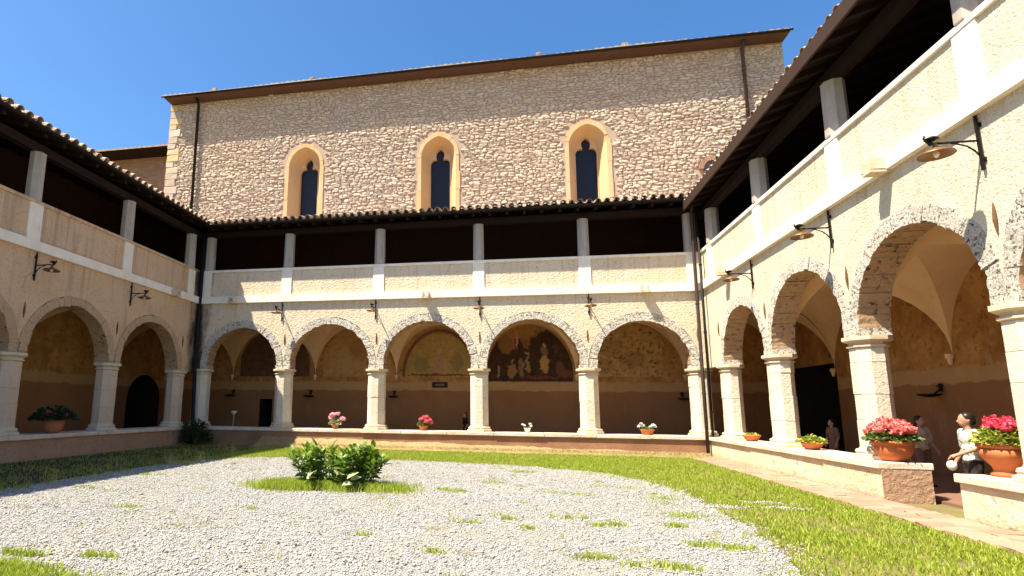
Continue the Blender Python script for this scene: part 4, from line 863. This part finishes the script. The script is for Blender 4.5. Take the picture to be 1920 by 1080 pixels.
# ---------------------------------------------------------------- people
DG = None
def remesh(b, name, vox, mat, parent, smooth_it=3):
    me = b.mesh(name, False, True); o = link(name, me, None); md = o.modifiers.new('r', 'REMESH'); md.mode = 'VOXEL'; md.voxel_size = vox
    ms = o.modifiers.new('s', 'SMOOTH'); ms.iterations = smooth_it; ms.factor = .5
    bpy.context.view_layer.update(); dg = bpy.context.evaluated_depsgraph_get(); m2 = bpy.data.meshes.new_from_object(o.evaluated_get(dg)); bpy.data.objects.remove(o)
    m2.name = name; m2.shade_smooth(); m2.materials.clear(); m2.materials.append(mat); return link(name, m2, parent)
def limb(b, pts, rs, n=12):
    pts = [Vector(p) for p in pts]; b.tube(pts, rs, n)
    for p, r in zip(pts, rs): b.ball(p, r, n, 8)
def person(label, loc, rz, H, shirt, trousers, hair, skin, armL, armR, legs=(.0,.0), hairlong=0, headturn=0):
    """local frame: x = person's right is -x... faces +y; armL/armR = (elbow, wrist) offsets from the shoulder in units of height"""
    o = empty('person', loc, rz, label, 'person', 'people in the cloister'); k = H
    Vv = lambda *p: Vector(p)*k
    b = MB()
    b.ball(Vv(0,.012,.925), Vv(.046,.056,.068), 16, 12); b.ball(Vv(0,.035,.893), Vv(.034,.034,.034), 12, 8)   # skull, jaw
    limb(b, [Vv(0,.062,.925), Vv(0,.075,.908)], [.007*k,.010*k], 8)                                         # nose
    for s in (-1,1): b.ball(Vv(.047*s,.005,.918), Vv(.007,.012,.018), 8, 6)
    b.ball(Vv(0,.060,.885), Vv(.014,.008,.005), 8, 6)
    limb(b, [Vv(0,0,.80), Vv(0,.006,.88)], [.034*k,.030*k])
    b.ball(Vv(0,0,.74), Vv(.095,.058,.09), 14, 10); b.ball(Vv(0,0,.62), Vv(.078,.052,.09), 14, 10); b.ball(Vv(0,-.005,.53), Vv(.088,.06,.06), 14, 10)
    arms = []
    for s, A in ((-1, armL), (1, armR)):
        S = Vv(.108*s,0,.795); E_ = S+Vv(*A[0]); Wr = S+Vv(*A[1]); arms.append((S,E_,Wr)); limb(b, [S,E_,Wr], [.030*k,.024*k,.017*k])
        d = (Wr-E_).normalized(); side = d.cross(Vector((0,0,1)));  side = side.normalized() if side.length > .1 else Vector((1,0,0)); up = side.cross(d)
        palm = Wr+d*.03*k; limb(b, [Wr, Wr+d*.045*k], [.017*k,.020*k], 10)
        for f in range(4):
            base_ = Wr+d*.05*k+side*(f-1.5)*.0115*k; L_ = (.040,.047,.044,.034)[f]*k; limb(b, [base_, base_+d*L_*.55-up*.004*k, base_+d*L_*.9-up*.016*k], [.0058*k,.0054*k,.0045*k], 7)
        tb = Wr+d*.02*k-side*.016*k; limb(b, [tb, tb-side*.018*k+d*.018*k, tb-side*.020*k+d*.036*k-up*.006*k], [.0075*k,.0065*k,.005*k], 7)
    lg = []
    for s, lf in zip((-1,1), legs):
        Hp = Vv(.048*s,0,.50); Kn = Vv(.050*s,lf*.55+.01,.275); An = Vv(.050*s,lf-.005,.045); lg.append((Hp,Kn,An)); limb(b, [Hp,Kn,An], [.054*k,.036*k,.024*k])
        limb(b, [An+Vv(0,-.012,-.022), An+Vv(0,.075,-.030)], [.024*k,.017*k])
    remesh(b, 'body', .0075*k/1.4*1.2, skin, o)
    c = MB(); c.ball(Vv(0,0,.745), Vv(.105,.068,.085), 14, 10); c.ball(Vv(0,0,.63), Vv(.090,.064,.10), 14, 10); c.ball(Vv(0,-.003,.54), Vv(.097,.070,.05), 14, 10)
    for S,E_,Wr in arms: limb(c, [S+Vv(0,0,.004), S.lerp(E_,.85)], [.042*k,.038*k])
    limb(c, [Vv(-.09,0,.795), Vv(.09,0,.795)], [.040*k,.040*k])
    remesh(c, 'shirt', .010*k, shirt, o, 2)
    c = MB(); c.ball(Vv(0,-.004,.515), Vv(.094,.067,.05), 14, 10)
    for Hp,Kn,An in lg: limb(c, [Hp,Kn,An+Vv(0,0,.02)], [.062*k,.045*k,.036*k])
    remesh(c, 'trousers', .010*k, trousers, o, 2)
    for Hp,Kn,An in lg:
        c = MB(); limb(c, [An+Vv(0,-.015,-.022), An+Vv(0,.08,-.028)], [.030*k,.022*k]); remesh(c, 'shoe', .008*k, mt['iron'], o, 2)
    c = MB(); c.ball(Vv(0,-.006,.945), Vv(.054,.060,.060), 16, 12); c.ball(Vv(0,-.022,.915), Vv(.052,.046,.055), 14, 10)
    if hairlong: c.ball(Vv(0,-.04,.85), Vv(.05,.03,.09), 12, 8)
    remesh(c, 'hair', .008*k, hair, o, 2)
    return o
def cloth(name, c):
    t = T(name); f = t.noise(9, 3, .5, t.map(t.pos, (1,1,.6)), .8)
    return t.out(t.mix(t.rng(f, .35, .65), tuple(x*.8 for x in c), c), t.bump(f, 1, .06), .9)
skin = plain('skin', (.38,.20,.125), .55, 0, .08); skin_d = plain('tan_skin', (.36,.19,.12), .55, 0, .08)
hair = plain('dark_hair', (.018,.012,.010), .32, 0, .3, 30); tsh = cloth('pale_mint_shirt', (.58,.60,.49)); dtr = cloth('dark_trousers', (.035,.022,.022))
cream = cloth('cream_shirt', (.55,.44,.36)); brown = plain('brown_clothes', (.16,.09,.06), .85); blackc = plain('black_clothes', (.015,.013,.013), .8)
pa = person('person with dark hair, pale shirt and dark trousers standing in the wall gap', (W+.26,-10.26,GZ+.03), R_(80), 1.47, tsh, dtr, hair, skin, ((-.035,.03,-.15),(-.01,.16,-.21)), ((.05,-.02,-.16),(.06,.05,-.28)), (.03,-.02))
bagp = Vector((W-.07,-10.36,.93)); 
bo = empty('bag', bagp, R_(75), 'small pale round bag held in the hand of the person in the gap', 'bag')
b = MB(); b.ball((0,0,-.02), (.065,.06,.075), 16, 12); remesh(b, 'pouch', .010, plain('pale_canvas', (.62,.58,.50), .8), bo, 1)
b = MB(); b.tube([(-.05,0,.06),(-.03,0,.10),(0,0,.115),(.03,0,.10),(.05,0,.06)], .008, 6); b.build('strap', mt['iron'], bo, True); b = MB(); b.lathe([(.035,-.004),(.030,.0),(.01,.002)], 14); pk = b.build('pocket_opening', mt['iron'], bo); pk.location = (-.01,-.062,-.02); pk.rotation_euler = (R_(90),0,0)
person('person with dark hair and a cream shirt in shade behind the coral geraniums', (20.75,-6.72,GZ+.03), R_(200), 1.40, cream, brown, hair, skin_d, ((-.05,.0,-.16),(-.04,.08,-.28)), ((.05,0,-.16),(.07,.10,-.22)), (0,.02), hairlong=1)
person('dim figure in brown standing in the dark passage behind the right arcade', (20.9,-3.15,GZ+.03), R_(100), 1.26, brown, brown, hair, skin_d, ((-.04,.0,-.16),(-.04,.05,-.29)), ((.04,0,-.16),(.04,.05,-.29)))
person('person in black beside the pier of the back arcade', (10.62,2.3,GZ+.03), R_(120), 1.28, blackc, blackc, hair, skin_d, ((-.04,.0,-.16),(-.03,.06,-.28)), ((.04,0,-.16),(.03,.06,-.28)))
